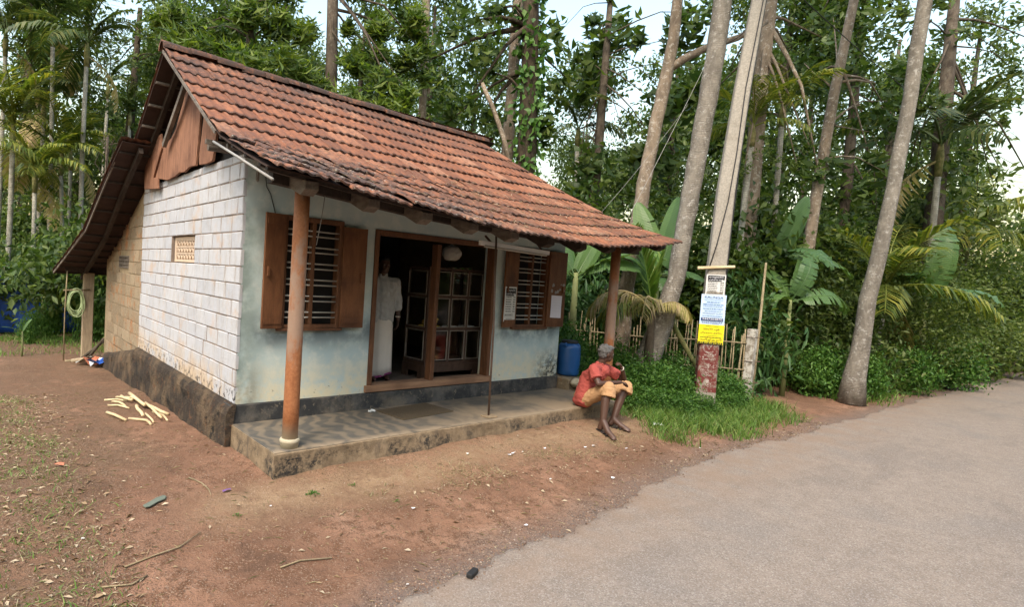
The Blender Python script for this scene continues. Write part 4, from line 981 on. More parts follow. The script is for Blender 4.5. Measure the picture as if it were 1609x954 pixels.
palm('areca_palm', 'palm with yellowish fronds just right of the pole top', (12.4, -.4, 0), (12.35, -.3, 5.9), .06, rng, 'areca', 8, .75, None, dead=0)
# coconut trunk and leaning lichen-spotted trunk
def trunk_thing(name, label, pts, rad, bark, cat, fr=True, extra=None, seed=0, sc=1.6):
    rng = np.random.default_rng(seed); e = empty(name, pts[0]); tag(e, label, cat)
    pts = [Vector(p) for p in pts]; fine = []; fr_ = []
    for i in range(len(pts)-1):
        for k in range(4):
            u = k/4; fine.append(pts[i].lerp(pts[i+1], u) + Vector((rng.normal(0, .008), rng.normal(0, .008), 0))); fr_.append(lerp(rad[i], rad[i+1], u)*rng.uniform(.965, 1.04))
    fine.append(pts[-1]); fr_.append(rad[-1]); fr_[0] *= 1.25; fr_[1] *= 1.1
    mb = MB().tube(fine, fr_, 14, True, .035, rng)
    t = mb.build('trunk', MAT[bark], None, True); wchild(t, e)
    if extra:
        for ex, er in extra: wchild(MB().tube(ex, er, 8, True, .05, rng).build('branch', MAT[bark], None, True), e)
    if fr:
        top = Vector(pts[-1]) - Vector(pts[0])
        for i in range(11):
            v = int(rng.integers(3)); o = link('frond', frond_mesh('co'+str(v), 'areca_dark', **dict(ARE[v], length=2.4, ll=.7, n=34)), e)
            o.location = top; o.rotation_euler = (rng.normal(0, .15), rng.normal(0, .1), 2*math.pi*i/11); o.scale = (sc,)*3
    return e
trunk_thing('coconut_palm', 'thick ringed coconut trunk leaning right, nearest trunk left of the pole', [(7.0, -.33, .05), (7.15, -.43, .75), (7.38, -.56, 1.45), (7.54, -.64, 2.21), (7.65, -.67, 3.21), (7.77, -.70, 4.21), (7.92, -.74, 5.33), (8.04, -.77, 6.44), (8.16, -.77, 8), (8.25, -.77, 10.2)], [.27, .21, .165, .14, .142, .148, .15, .15, .148, .13], 'coconut_bark', 'palm', seed=1)
trunk_thing('leaning_tree', 'slim lichen-spotted trunk with one side branch, leaning behind the roof end', [(7.85, .5, .0), (7.92, .52, 1.18), (7.97, .53, 2.05), (8.08, .51, 3.05), (8.2, .48, 4.05), (8.33, .44, 5.05), (8.47, .39, 6.06), (8.59, .35, 6.93), (8.68, .33, 8.4)], [.16, .15, .145, .138, .128, .122, .118, .105, .09], 'pale_bark', 'tree', False, [([(8.5, .38, 6.3), (8.77, .19, 6.55), (9.11, -.05, 6.79), (9.6, -.41, 7.03), (10.1, -.7, 7.4)], [.085, .08, .07, .06, .045])], 2)
trunk_thing('grey_trunk_tree', 'thin straight grey trunk behind the ridge, left of the vine-clad tree', [(7.25, 6.4, 0), (7.25, 6.4, 5), (7.25, 6.48, 8), (7.22, 6.6, 11)], [.12, .11, .105, .1], 'pale_bark', 'tree', False, None, 3)
trunk_thing('pale_trunk_tree', 'pale straight trunk standing directly left of the vine-clad tree', [(9.7, 5.7, 0), (9.78, 5.67, 5), (9.87, 5.72, 7.6), (9.96, 5.79, 11)], [.19, .17, .16, .15], 'pale_bark', 'tree', False, [([(8.85, 4.5, 4.6), (8.6, 4.7, 5.7), (8.37, 4.91, 6.43), (8.12, 5.13, 7.06)], [.07, .065, .06, .05])], 4)
trunk_thing('coconut_palm', 'slim ringed coconut trunk leaning right beside the road beyond the lane', [(11.75, -2.2, 0), (11.85, -2.3, 2.1), (11.98, -2.43, 3.73), (12.28, -2.52, 6.1), (12.6, -2.6, 9.6)], [.19, .135, .125, .12, .11], 'coconut_bark', 'palm', seed=5)

rng = np.random.default_rng(78)
palm('areca_palm', 'young palm with arching bright fronds in the green wall beyond the lane', (14.6, -1.9, 0), (14.7, -1.9, 1.7), .07, rng, 'areca', 10, 1.15, None)
palm('areca_palm', 'tall palm with dark fronds rising over the roadside shrubs', (17.4, -2.1, 0), (17.6, -2.1, 5.4), .075, rng, 'areca_dark', 10, 1.4, None)
palm('areca_palm', 'palm with yellow-green fronds farthest along the road', (21.5, -2.2, 0), (21.5, -2.2, 3.4), .08, rng, 'areca', 10, 1.5, None)
# far wood: shared meshes, one object per tree
proto = []
for k in range(5):
    rng = np.random.default_rng(100+k); h = 15.; bl = []
    for i in range(15):
        a = rng.uniform(0, 6.28); zz = rng.uniform(3.5, h); rr = 2.6*math.sin(math.pi*min(1, (zz-1)/(h+.5)))**.5
        bl.append((math.cos(a)*rr*rng.random(), math.sin(a)*rr*rng.random(), zz, rng.uniform(.9, 1.7)))
    V, F, CS = cloud(rng, bl, 26, .55, .26, .13, .3, 11, .4)
    tb = MB().tube([(0, 0, -.5), (.1, 0, 5), (.0, .1, 10), (0, 0, 14)], [.22, .18, .13, .06], 7); limbs(tb, (0, 0, 4), (0, 0, 13), CS, rng, .12, 16)
    proto.append((tb.mesh('trunk', MAT['brown_bark'], True), np_mesh('crown', V, F, MAT['farleaf' if k % 2 else 'bigleaf'])))
rng = np.random.default_rng(8); FG = 'trees of the far wood'; cx, cy = -2.14, -5.6
spots = []
for ring, (d0, d1, n) in enumerate(((23, 28, 14), (31, 38, 17), (44, 56, 14))):
    for i in range(n):
        az = math.radians(lerp(-6, 93, (i + rng.uniform(.2, .8))/n)); d = rng.uniform(d0, d1)
        azd = math.degrees(az)
        if ring == 0 and (46 < azd < 56 or azd < 9): continue      # brighter gaps between the near trees
        if ring == 1 and 50 < azd < 54: continue
        spots.append((cx + d*math.sin(az), cy + d*math.cos(az), d))
for (x, y, d) in spots:
    if x > 8 and y < -1.5: continue
    tm, cm = proto[int(rng.integers(5))]; s = rng.uniform(.85, 1.1)*(1 + max(0, d-25)*.012)
    e = empty('far_tree', (x, y, -.3), rng.uniform(0, 6.28)); e.scale = (s, s, s); tag(e, 'leafy tree of the far wood behind house and garden', 'tree', FG)
    link('trunk', tm, e); link('crown', cm, e)
for (x, y, sc) in ((-17, -17, .9), (-12.5, -20, .95), (-7.5, -18, .85), (-2.5, -20.5, .95), (3, -18.5, .85), (8, -20, .95), (13, -18, .9), (19, -20, .95), (-19, -11, .85), (-21, -4, .9)):  # unseen trees added behind the camera to hold back low sky light
    tm, cm = proto[int(rng.integers(5))]; e = empty('far_tree', (x, y, -.3), rng.uniform(0, 6.28)); e.scale = (sc,)*3
    tag(e, 'unseen leafy tree added across the road to darken the eaves', 'tree', 'unseen trees added for shade'); link('trunk', tm, e); link('crown', cm, e)
# undergrowth that reads as one dark mass below the far wood
rng = np.random.default_rng(55); bl = []
for i in range(150):
    az = math.radians(lerp(-6, 90, rng.random())); d = rng.uniform(16, 34); x, y = cx + d*math.sin(az), cy + d*math.cos(az)
    if (x < 6.2 and y < 10) or (y < -1.6): continue
    bl.append((x, y, rng.uniform(.4, 2.2), rng.uniform(.9, 1.7)))
V, F, CS = cloud(rng, bl, 26, .5, .24, .12, .3, 20, .35)
tag(link('undergrowth', np_mesh('undergrowth', V, F, MAT['bigleaf'])), 'dark tangled undergrowth below the far wood', 'undergrowth', kind='stuff')

# shrubs
def shrub_mesh(seed, mat, ln, wd, per=40, clusters=46, cl_r=.3, droop=.2):
    rng = np.random.default_rng(seed); V, F, CS = cloud(rng, [(0, 0, .75, .62), (.35, .1, .5, .5), (-.3, -.2, .5, .5), (0, .3, .35, .4)], per, cl_r, ln, wd, droop, clusters, .3, 1.0)
    V[:, 2] = np.maximum(V[:, 2], .0); return np_mesh('foliage', V, F, MAT[mat])
SH = {'big': shrub_mesh(1, 'bigleaf', .2, .1), 'fine': shrub_mesh(2, 'fineleaf', .11, .045, 60), 'weed': shrub_mesh(3, 'weed', .1, .055, 60, 50), 'cas': shrub_mesh(4, 'cassava', .17, .045, 46, 50, .2), 'far': shrub_mesh(5, 'farleaf', .2, .09)}
def tall_shrub_mesh(seed, mat, ln, wd):
    rng = np.random.default_rng(seed); bl = [(rng.normal(0, .3), rng.normal(0, .3), z, rng.uniform(.45, .7)) for z in (.35, .7, 1.0, 1.35, 1.7, 2.05, 2.4)]
    V, F, CS = cloud(rng, bl, 34, .28, ln, wd, .35, 60, .3, 1.0); V[:, 2] = np.maximum(V[:, 2], 0); return np_mesh('foliage', V, F, MAT[mat])
SH.update(tall_a=tall_shrub_mesh(11, 'bigleaf', .15, .075), tall_b=tall_shrub_mesh(12, 'fineleaf', .09, .04), tall_c=tall_shrub_mesh(13, 'farleaf', .13, .055))
stem_me = MB().tube([(0, 0, -.1), (.03, 0, .5), (.1, .05, .9)], [.025, .02, .01], 6).tube([(0, 0, -.1), (-.08, -.05, .4), (-.25, -.1, .7)], [.02, .015, .008], 6).mesh('stems', MAT['brown_bark'], True)
def shrub(kind, loc, sc, label, group=None, rz=0, sz=None):
    if (sz or sc) > 1.9 and kind != 'cas':
        kind = {'big': 'tall_a', 'fine': 'tall_b', 'far': 'tall_c', 'weed': 'tall_b'}[kind]; sz = (sz or sc)*.45; sc *= .85
    e = empty('shrub', loc, rz); e.scale = (sc, sc, sz or sc); tag(e, label, 'shrub', group); link('foliage', SH[kind], e); link('stems', stem_me, e); return e
GB = 'shrubs behind the stick fence'; rng = np.random.default_rng(12)
for (x, y, s, sz, k) in [(8.4, 2.1, 1.3, 2.0, 'cas'), (8.9, 1.7, 1.3, 2.2, 'cas'), (9.7, 1.7, 1.5, 2.6, 'big'), (10.2, 1.3, 1.6, 2.8, 'big'), (10.9, .8, 1.7, 2.6, 'big'), (11.0, .1, 1.5, 2.4, 'big'), (11.7, .2, 1.6, 3.0, 'big'), (12.3, -.2, 1.7, 3.4, 'big'), (7.5, 1.8, 1.1, 1.6, 'cas'), (6.9, 2.4, 1.2, 1.8, 'cas'), (7.7, 3.2, 1.6, 2.6, 'big'), (9.0, 3.4, 1.8, 2.8, 'big'), (10.4, 2.9, 1.8, 3.2, 'big'), (6.6, 4.2, 1.4, 2.0, 'big')]:
    shrub(k, (x, y, .0), s, 'dark leafy shrub growing close behind the stick fence' if k == 'big' else 'lobed-leaf shrub with airy foliage behind the stick fence', GB, rng.uniform(0, 6.28), sz)
shrub('cas', (10.2, -.75, .0), 1.15, 'airy lobed-leaf shrub beside the whitewashed concrete post', None, 2.0, 1.9)
GR = 'roadside shrubs right of the pole'
for (x, y, s, sz) in [(13.1, -.8, 1.5, 2.4), (14.0, -1.5, 1.4, 2.3), (15.2, -1.9, 1.5, 2.5), (16.2, -1.0, 1.8, 3.2), (16.8, -2.1, 1.5, 2.4), (18.2, -2.3, 1.7, 2.6), (19.8, -2.5, 1.7, 2.8), (21.5, -2.6, 1.8, 3.0), (14.8, -.4, 1.8, 3.4), (23.5, -2.8, 2.0, 3.2), (26, -3, 2.2, 3.6), (29, -3.4, 2.6, 4.2), (33, -4.5, 3.2, 5.5), (36, -7.0, 3.6, 7), (19.5, -.5, 2.4, 4.4), (23, -.8, 2.6, 4.6), (38, -9.5, 4, 7)]:
    shrub(['big', 'far', 'fine'][int(rng.integers(3))], (x, y, -.05), s, 'leafy roadside shrub standing along the road to the right of the pole', GR, rng.uniform(0, 6.28), sz)
for (x, y, s, sz, lb) in [(12.0, -1.55, .75, .9, 'low bush at the mouth of the red earth lane'), (12.9, -2.1, .7, .8, 'low rounded bush on the verge beyond the lane'), (14.9, -2.4, .8, .9, 'knee-high bush on the verge below the young bright palm'), (17.2, -2.75, .9, 1.0, 'low bush on the verge farthest along the road')]:
    shrub('weed', (x, y, -.02), s, lb, None, rng.uniform(0, 6.28), sz)
for i, x in enumerate(np.arange(-19, 19, 2.1)):  # unseen hedge added behind the camera so the wall under the eave darkens
    y = -12.2 - 1.2*math.sin(i*1.7); shrub(['big', 'far', 'fine'][i % 3], (float(x), y, -.05), 2.3, 'tall leafy shrub of an unseen hedge added to darken the eaves', 'unseen hedge added for shade', i*1.3, 4.6 + .8*math.sin(i*2.3))
GL = 'shrubs under the palms'
for (x, y, s, sz) in [(-1.3, 15.0, 1.4, 1.9), (-.6, 14.6, 1.3, 2.4), (.4, 15.2, 1.4, 2.4), (1.0, 14.7, 1.5, 2.8), (-1.0, 17.5, 1.7, 3.0), (.2, 18.5, 1.8, 3.0), (-2.2, 16.5, 1.6, 2.4), (1.7, 13.2, 1.5, 2.4), (.9, 12.8, .9, 1.5), (-2.6, 19, 2.0, 3.4), (1.2, 20, 2.2, 3.6)]:
    shrub(['far', 'big', 'fine'][int(rng.integers(3))], (x, y, -.3), s, 'leafy shrub in the shade under the slender palms', GL, rng.uniform(0, 6.28), sz)
for (x, y, s, sz, lb) in [(.3, 11.2, .6, 1.4, 'green bush directly behind the porch post'), (-.5, 12.0, .5, .9, 'small bush in front of the blue tarpaulin'), (-1.0, 10.9, .35, .7, 'little weed clump on the dug garden soil')]:
    shrub('weed', (x, y, -.3), s, lb, None, rng.uniform(0, 6.28), sz)
# rank weeds around the foot of the pole and along the veranda end
GW = 'rank weeds between veranda end and pole'
for (x, y, s, sz) in [(5.75, -.75, .45, .42), (6.05, -.55, .5, .5), (6.35, -.75, .55, .62), (6.6, -.95, .5, .55), (6.9, -.8, .55, .62), (6.2, -1.05, .4, .36), (7.0, -1.1, .45, .5), (6.6, -.35, .55, .7), (5.9, -.1, .45, .6), (6.1, .5, .6, .95), (6.6, .9, .7, 1.0), (7.2, .3, .6, .8), (8.2, -.9, .5, .55), (8.7, -1.0, .5, .5), (8.4, -1.35, .45, .45), (7.95, -1.5, .34, .3), (7.05, -1.5, .34, .3), (6.6, -1.35, .36, .3), (7.9, -.45, .6, .7), (5.75, .9, .5, .8)]:
    shrub('weed', (x, y, float(gz(x, y))-.03), s, 'rank green weed clump between the veranda end and the pole', GW, rng.uniform(0, 6.28), sz)

# bananas: one object per leaf
def banana_leaf_mesh(length, width, bend, tear, seed):
    rng = np.random.default_rng(seed); b = MB(); n = 16; p = Vector((0, 0, 0)); rows = []
    for i in range(n+1):
        t = i/n; a = -bend*t**1.5; w = width*.5*(math.sin(math.pi*min(1, t*.93+.04))**.55 if t > .12 else .05)
        rows.append((p.copy(), w, a)); p = p + Vector((math.cos(a), 0, math.sin(a)))*(length/n)
    for s_ in (-1, 1):
        for i in range(2, n):
            (p0, w0, a0), (p1, w1, a1) = rows[i], rows[i+1]
            gap = .0 if rng.random() > tear else .16*length/n; dr = rng.uniform(0, .25) if tear > .2 else .05
            q = []
            for (pp, w, g) in ((p0, w0, gap), (p1, w1, 0)):
                for f, lift in ((0, 0), (.55, .09), (1, .05)):
                    q.append(pp + Vector((g*f*3 - .03*f, s_*w*f, w*lift - w*f*f*dr)))
            b.add(q, [(0, 1, 4, 3), (1, 2, 5, 4)] if s_ > 0 else [(3, 4, 1, 0), (4, 5, 2, 1)])
    b.tube([r[0] - Vector((0, 0, .012)) for r in rows], [.026*(1-.8*i/n) for i in range(n+1)], 6)
    return b.mesh('leaf', MAT['banana'])
BLM = [banana_leaf_mesh(1.7, .5, .5, .1, 1), banana_leaf_mesh(1.9, .55, 1.2, .35, 2), banana_leaf_mesh(1.6, .46, 1.9, .5, 3)]
def banana(label, base, h, leaves, group=None, r=.09):
    e = empty('banana_plant', base); tag(e, label, 'banana plant', group)
    MB().tube([(0, 0, -.1), (.01, 0, h*.5), (0, 0, h)], [r, r*.8, r*.5], 10).build('stem', MAT['banana_stem'], e, True)
    for (az, el, sc, v, roll) in leaves:
        o = link('leaf', BLM[v], e); o.location = (0, 0, h*.96)
        o.rotation_euler = (Matrix.Rotation(az, 3, 'Z') @ Matrix.Rotation(-el, 3, 'Y') @ Matrix.Rotation(roll, 3, 'X')).to_euler(); o.scale = (sc,)*3
    return e
R_ = math.radians
def leaf_axes(e, v, sc, x, z):
    x = Vector(x).normalized(); z = Vector(z); z = (z - x*z.dot(x)).normalized(); y = z.cross(x); o = link('leaf', BLM[v], e)
    o.rotation_euler = Matrix(((x.x, y.x, z.x), (x.y, y.y, z.y), (x.z, y.z, z.z))).to_euler(); o.scale = (sc,)*3; return o
e = banana('banana plant behind the roof end, its broad upright leaf catching the light', (7.86, -.12, .05), 2.3, [(R_(100), R_(40), .8, 1, 0), (R_(230), R_(-5), .6, 2, 0)])
for v, sc, x, z in ((0, 1.0, (.33, -.12, .93), (-.55, -.83, .1)), (0, .85, (-.2, .2, .95), (-.75, -.6, .2)), (1, .7, (-.85, .45, .35), (-.3, -.5, .9)), (1, .65, (.7, -.6, .2), (-.2, -.4, .9)), (2, .7, (.5, .6, .5), (-.3, -.4, .8))):
    leaf_axes(e, v, sc, x, z).location = (0, 0, 2.25)
e = banana('banana plant with two slanting leaves showing just above the eave', (6.9, .95, .05), 2.2, [(R_(-60), R_(40), .9, 1, 0)])
for v, sc, x, z in ((0, 1.0, (-.72, .35, .62), (.1, -.7, .7)), (0, .85, (-.2, .35, .85), (-.3, -.85, .3)), (0, .8, (.5, -.1, .85), (-.5, -.8, .3))):
    leaf_axes(e, v, sc, x, z).location = (0, 0, 2.1)
e = banana('tall banana plant with broad bluish leaves to the right of the pole top', (11.9, -.55, .0), 3.0, [(R_(120), R_(50), .9, 1, 0)])
for v, sc, x, z in ((1, 1.0, (.62, -.75, .18), (-.35, -.2, .9)), (1, .9, (-.7, .5, .4), (-.3, -.5, .8)), (2, .9, (.8, -.3, .45), (-.4, -.6, .7)), (0, .9, (.2, -.4, .9), (-.5, -.8, .2)), (2, .9, (-.3, -.75, .4), (-.3, -.2, .9))):
    leaf_axes(e, v, sc, x, z).location = (0, 0, 2.9)
e = banana('young banana plant with drooping tattered leaf right of the whitewashed post', (11.0, -1.25, .0), 2.0, [(R_(175), R_(35), .55, 2, 0), (R_(60), R_(60), .7, 1, 0)], None, .06)
for v, sc, x, z in ((2, 1.0, (.55, -.72, .35), (-.5, -.5, .7)), (2, .8, (-.1, -.5, .8), (-.5, -.7, .4)), (1, .8, (.5, -.2, .8), (-.5, -.8, .2))):
    leaf_axes(e, v, sc, x, z).location = (0, 0, 1.95)
e = banana('broad-leaved banana plant among the roadside shrubs beyond the lane', (16.3, -2.35, .0), 2.2, [(R_(175), R_(45), 1.0, 1, 0), (R_(-100), R_(40), 1.0, 2, 0), (R_(100), R_(60), 1.0, 1, 0)], None, .1)
for v, sc, x, z in ((1, 1.1, (-.3, -.3, .9), (-.8, -.5, .2)), (2, 1.0, (.3, -.8, .5), (-.6, -.3, .7))): leaf_axes(e, v, sc, x, z).location = (0, 0, 2.1)
banana('small broad-leaved plant at the left edge of the yard', (-1.3, 8.9, -.25), .55, [(R_(-60), R_(60), .22, 0, R_(70)), (R_(200), R_(30), .25, 0, 0)], None, .025)
banana('banana plant with long arching leaves left of the porch roof', (-.6, 12.8, -.3), 1.5, [(R_(170), R_(40), .8, 1, 0), (R_(40), R_(50), .8, 1, 0), (R_(-60), R_(40), .8, 1, 0), (R_(100), R_(55), .8, 0, 0), (R_(-120), R_(65), .9, 1, 0)])
# young coconut with drying, drooping fronds
e = empty('young_coconut_palm', (7.02, -.55, .1)); tag(e, 'young coconut palm with browning drooping fronds and one upright green spear', 'palm')
MB().tube([(0, 0, 0), (0, 0, 1.0), (.0, 0, 1.55)], [.09, .07, .05], 9).build('stem', MAT['brown_bark'], e, True)
yc = frond_data(1.5, .95, 2.6, .55, 40, 1.6, .03, 61).mesh('frond', MAT['dryfrond']); yg = frond_data(1.6, 1.4, .3, .5, 34, .0, .045, 62).mesh('spear_frond', MAT['grass'])
yh = frond_data(1.4, .7, 2.5, .5, 40, 1.7, .03, 63).mesh('frond', MAT['areca'])
for az, me, sc in ((142, yc, .95), (-20, yc, .55), (165, yh, .9), (-95, yc, .6), (60, yc, .8), (35, yc, .6), (200, yc, .8), (120, yh, .85), (-50, yc, .5)):
    o = link('frond', me, e); o.location = (0, 0, 1.5); o.rotation_euler = (0, 0, R_(az)); o.scale = (sc,)*3
o = link('spear_frond', yg, e); o.location = (0, 0, 1.5); o.rotation_euler = (0, 0, R_(150)); o.scale = (.95,)*3
o = link('spear_frond', yg, e); o.location = (0, 0, 1.5); o.rotation_euler = (0, R_(-12), R_(-40)); o.scale = (.7,)*3

# stick fence
e = empty('stick_fence', (6.9, 1.5, .1)); tag(e, 'fence of thin upright dry sticks behind the weeds', 'fence')
rng = np.random.default_rng(14); A, B = Vector((6.75, 1.75, 0)), Vector((9.32, -1.15, 0)); n = 62
for i in range(n):
    t = (i + rng.uniform(-.25, .25))/(n-1); p = A.lerp(B, t); z0 = float(gz(p.x, p.y)) - .1; h = rng.uniform(1.2, 1.55); r = rng.uniform(.008, .015)
    lean = Vector((rng.normal(0, .04), rng.normal(0, .04), 0))
    wchild(MB().tube([p + Vector((0, 0, z0)), p + lean*.5 + Vector((0, 0, z0+h*.55)), p + lean + Vector((0, 0, z0+h))], [r, r*.95, r*.8], 6).build('stick', MAT['bamboo'], None, True), e)
for z in (.62, 1.12):
    wchild(MB().tube([A.lerp(B, t) + Vector((-.02, -.02, z + .02*math.sin(9*t))) for t in np.linspace(0, 1, 8)], .014, 6).build('rail', MAT['bamboo'], None, True), e)

# ------------------------------------------------------------------ lettering helper
def lettering(body, size, M, mat, parent, width=None, name='lettering'):
    """flat raised letters; M maps x right, y up, z out of the surface"""
    cu = bpy.data.curves.new(name, 'FONT'); cu.body = body; cu.size = size; cu.align_x = 'CENTER'; cu.align_y = 'CENTER'; cu.resolution_u = 2
    o = bpy.data.objects.new(name, cu); COL.objects.link(o); bpy.context.view_layer.update()
    dg = bpy.context.evaluated_depsgraph_get(); me = bpy.data.meshes.new_from_object(o.evaluated_get(dg)); bpy.data.objects.remove(o)
    if len(me.vertices):
        xs = [v.co.x for v in me.vertices]; w = max(xs) - min(xs); c = (max(xs)+min(xs))/2; s = (width/w if width else 1)
        for v in me.vertices: v.co.x = (v.co.x - c)*s
        me.transform(M)
    me.materials.append(mat); return link(name, me, parent)
def panel(name, M, w, h, th, mat, parent, curl=0., n=6):
    b = MB(); rows = []
    for j in range(n+1):
        for i in range(n+1):
            u, v = i/n-.5, j/n-.5; z = th + curl*(max(0, abs(u)-.3)*2)**2*(1 if v > 0 else .4) + curl*.3*math.sin(9*u+5*v)
            rows.append(M @ Vector((u*w, v*h, z)))
    fs = [(j*(n+1)+i, j*(n+1)+i+1, (j+1)*(n+1)+i+1, (j+1)*(n+1)+i) for j in range(n) for i in range(n)]
    b.add(rows, fs); o = b.build(name, mat, parent); s_ = o.modifiers.new('s', 'SOLIDIFY'); s_.thickness = .0012; s_.offset = -1
    return o
def frame_m(o, x, y, z):
    M = Matrix.Identity(4)
    for i in range(3): M[i][0] = x[i]; M[i][1] = y[i]; M[i][2] = z[i]; M[i][3] = o[i]
    return M
def word_bars(M, rows, parent, mat, name='printed_lines'):
    """lines of print too small to read: rows of (x0, x1, y, height) cut into word-length dashes"""
    b = MB(); rng = np.random.default_rng(len(rows)*7+1)
    for x0, x1, y, h in rows:
        x = x0
        while x < x1:
            w = min(rng.uniform(.6, 2.2)*h*1.6, x1-x); k = h*rng.uniform(.75, 1.05)
            b.add([M @ Vector(q) for q in ((x, y-k/2, .0022), (x+w, y-k/2, .0022), (x+w, y+k/2, .0022), (x, y+k/2, .0022))], [(0, 1, 2, 3)]); x += w + h*.45
    return tag(b.build(name, mat, parent), kind='stuff')

# ------------------------------------------------------------------ posters on the shutters and on the pole
def list_poster(label, M, w, h):
    e = panel('poster', M, w, h, .003, MAT['poster_grey'], None, .002); tag(e, label, 'poster', 'printed list posters')
    b = MB(); Mz = M @ Matrix.Translation((0, 0, .003))
    def q(x0, x1, y0, y1, z=.0022): b.add([Mz @ Vector(p) for p in ((x0, y0, z), (x1, y0, z), (x1, y1, z), (x0, y1, z))], [(0, 1, 2, 3)])
    q(-w*.42, w*.44, h*.30, h*.46); q(-w*.42, w*.30, h*.235, h*.30)
    b.build('heading_band', MAT['ink'], e)
    lettering('അരുണഗിരി', h*.085, Mz @ Matrix.Translation((0, h*.395, .004)), MAT['paper'], e, w*.72)
    lettering('ഹർത്താൽ', h*.085, Mz @ Matrix.Translation((-w*.02, h*.29, .004)), MAT['paper'], e, w*.74)
    rows = []
    for i in range(7):
        y = h*(.20 - .068*i); rows.append((-w*.40, w*(.12-.03*(i % 3)), y, h*.026)); rows.append((w*.24, w*.42, y, h*.03))
    rows += [(-w*.38, w*.2, -h*.315, h*.02), (-w*.3, w*.25, -h*.42, h*.014)]
    word_bars(Mz, rows, e, MAT['ink'])
    b = MB()
    for (x0, x1, y0, y1) in ((-w*.42, -w*.40, -h*.35, -h*.28), (w*.24, w*.26, -h*.35, -h*.28), (-w*.40, w*.24, -h*.285, -h*.28), (-w*.40, w*.24, -h*.35, -h*.345)): b.add([Mz @ Vector(p) for p in ((x0, y0, .0024), (x1, y0, .0024), (x1, y1, .0024), (x0, y1, .0024))], [(0, 1, 2, 3)])
    b.build('ruled_box', MAT['ink'], e)
    return e
sx = Vector((math.cos(R_(5)), math.sin(R_(5)), 0)); sn = Vector((sx.y, -sx.x, 0))
hinge = Vector((W2[0]-.015, -.032, 0))
list_poster('black and white list poster with dark heading on the shutter right of the door', frame_m(hinge - sx*.165 + sn*.030 + Vector((0, 0, 1.675)), sx, (0, 0, 1), sn), .265, .50)
sx2 = Vector((math.cos(R_(-4)), math.sin(R_(-4)), 0)); sn2 = Vector((sx2.y, -sx2.x, 0)); hinge2 = Vector((W2[1]+.015, -.032, 0))
pp = panel('notice_sheet', frame_m(hinge2 + sx2*.19 + sn2*.031 + Vector((0, 0, 1.655)), (sx2 + Vector((0, 0, -.03))).normalized(), Vector((0, 0, 1)), sn2), .235, .345, .003, MAT['pinkpaper'], None, .006)
tag(pp, 'blank pale pinkish paper sheet pasted on the outermost right shutter', 'paper')
word_bars(frame_m(hinge2 + sx2*.19 + sn2*.039 + Vector((0, 0, 1.655)), sx2, (0, 0, 1), sn2), [(-.08, .06, .11-.045*i, .004) for i in range(5)], pp, MAT['poster_grey'])
rng = np.random.default_rng(3); b = MB()
for k in range(9):
    c = hinge2 + sx2*(.05+.3*rng.random()) + sn2*.0305 + Vector((0, 0, 1.86+.16*rng.random())); s = rng.uniform(.012, .035)
    b.add([c + sx2*s*math.cos(a)*rng.uniform(.5, 1.3) + Vector((0, 0, 1))*s*math.sin(a)*rng.uniform(.5, 1.4) for a in (0, .9, 1.9, 2.9, 3.9, 5.2)], [(0, 1, 2, 3, 4, 5)])
tag(b.build('torn_paper_remnant', MAT['pipe']), 'torn remains of an old paper notice above the pink sheet', 'paper', kind='stuff')

# ------------------------------------------------------------------ electricity pole
PW, PN = Vector((.605, -.795, 0)), Vector((-.795, -.605, 0))
PZ = [(-.3, 7.49), (0, 7.484), (1.8, 7.462), (3.7, 7.60), (5.4, 7.86), (6.95, 8.18), (9.0, 8.60)]
def pole_c(z): return Vector((interp(z, PZ), -1.31, z))
pole = empty('electricity_pole', (7.48, -1.31, 0)); tag(pole, 'leaning concrete electricity pole with red painted foot and pasted bills', 'pole')
b = MB(); zs = [-.3, 0, .6, 1.2, 1.8, 2.4, 3.1, 3.7, 4.5, 5.4, 6.2, 6.95, 8, 9]; vs = []
for z in zs:
    w, d = lerp(.305, .17, max(0, z)/9), lerp(.2, .13, max(0, z)/9); c = pole_c(z); ch = .018
    for (u, v) in ((-1, -1), (1, -1), (1, 1), (-1, 1)):
        for (du, dv) in (((0, 1) if u*v > 0 else (1, 0)), ((1, 0) if u*v > 0 else (0, 1))): vs.append(c + PW*u*(w/2 - ch*du) - PN*v*(d/2 - ch*dv))
n = 8; fs = [(i*n+k, i*n+(k+1) % n, (i+1)*n+(k+1) % n, (i+1)*n+k) for i in range(len(zs)-1) for k in range(n)] + [tuple(range((len(zs)-1)*n, len(zs)*n))]
wchild(b.add(vs, fs).build('shaft', MAT['pole']), pole)
def pole_face(z): return pole_c(z) + PN*(lerp(.2, .13, z/9)/2 + .001)
up_ = Vector((0, 0, 1))
# white painted strokes on the red band, worn
b = MB(); rng = np.random.default_rng(23); Mf = frame_m(pole_face(.85), PW, up_, PN)
def stroke(pts, w):
    for (x0, y0), (x1, y1) in zip(pts[:-1], pts[1:]):
        d = Vector((x1-x0, y1-y0, 0)); 
        if d.length < 1e-6: continue
        d.normalize(); nrm = Vector((-d.y, d.x, 0))*w/2; p, q = Vector((x0, y0, .003)), Vector((x1, y1, .003))
        b.add([Mf @ (p-nrm), Mf @ (q-nrm), Mf @ (q+nrm), Mf @ (p+nrm)], [(0, 1, 2, 3)])
arc = lambda cx, cy, r, a0, a1, n=10: [(cx + r*math.cos(lerp(a0, a1, i/n)), cy + r*math.sin(lerp(a0, a1, i/n))) for i in range(n+1)]
stroke(arc(-.01, .28, .085, .6, 5.6), .022); stroke([(-.05, .33), (-.01, .25), (.04, .35)], .018); stroke(arc(.06, .2, .04, 3.4, 6.2), .016)
stroke([(-.09, .10), (-.08, .155), (.07, .15), (.075, .11)], .024); stroke([(-.10, .08), (-.02, .09), (.07, .085)], .02)
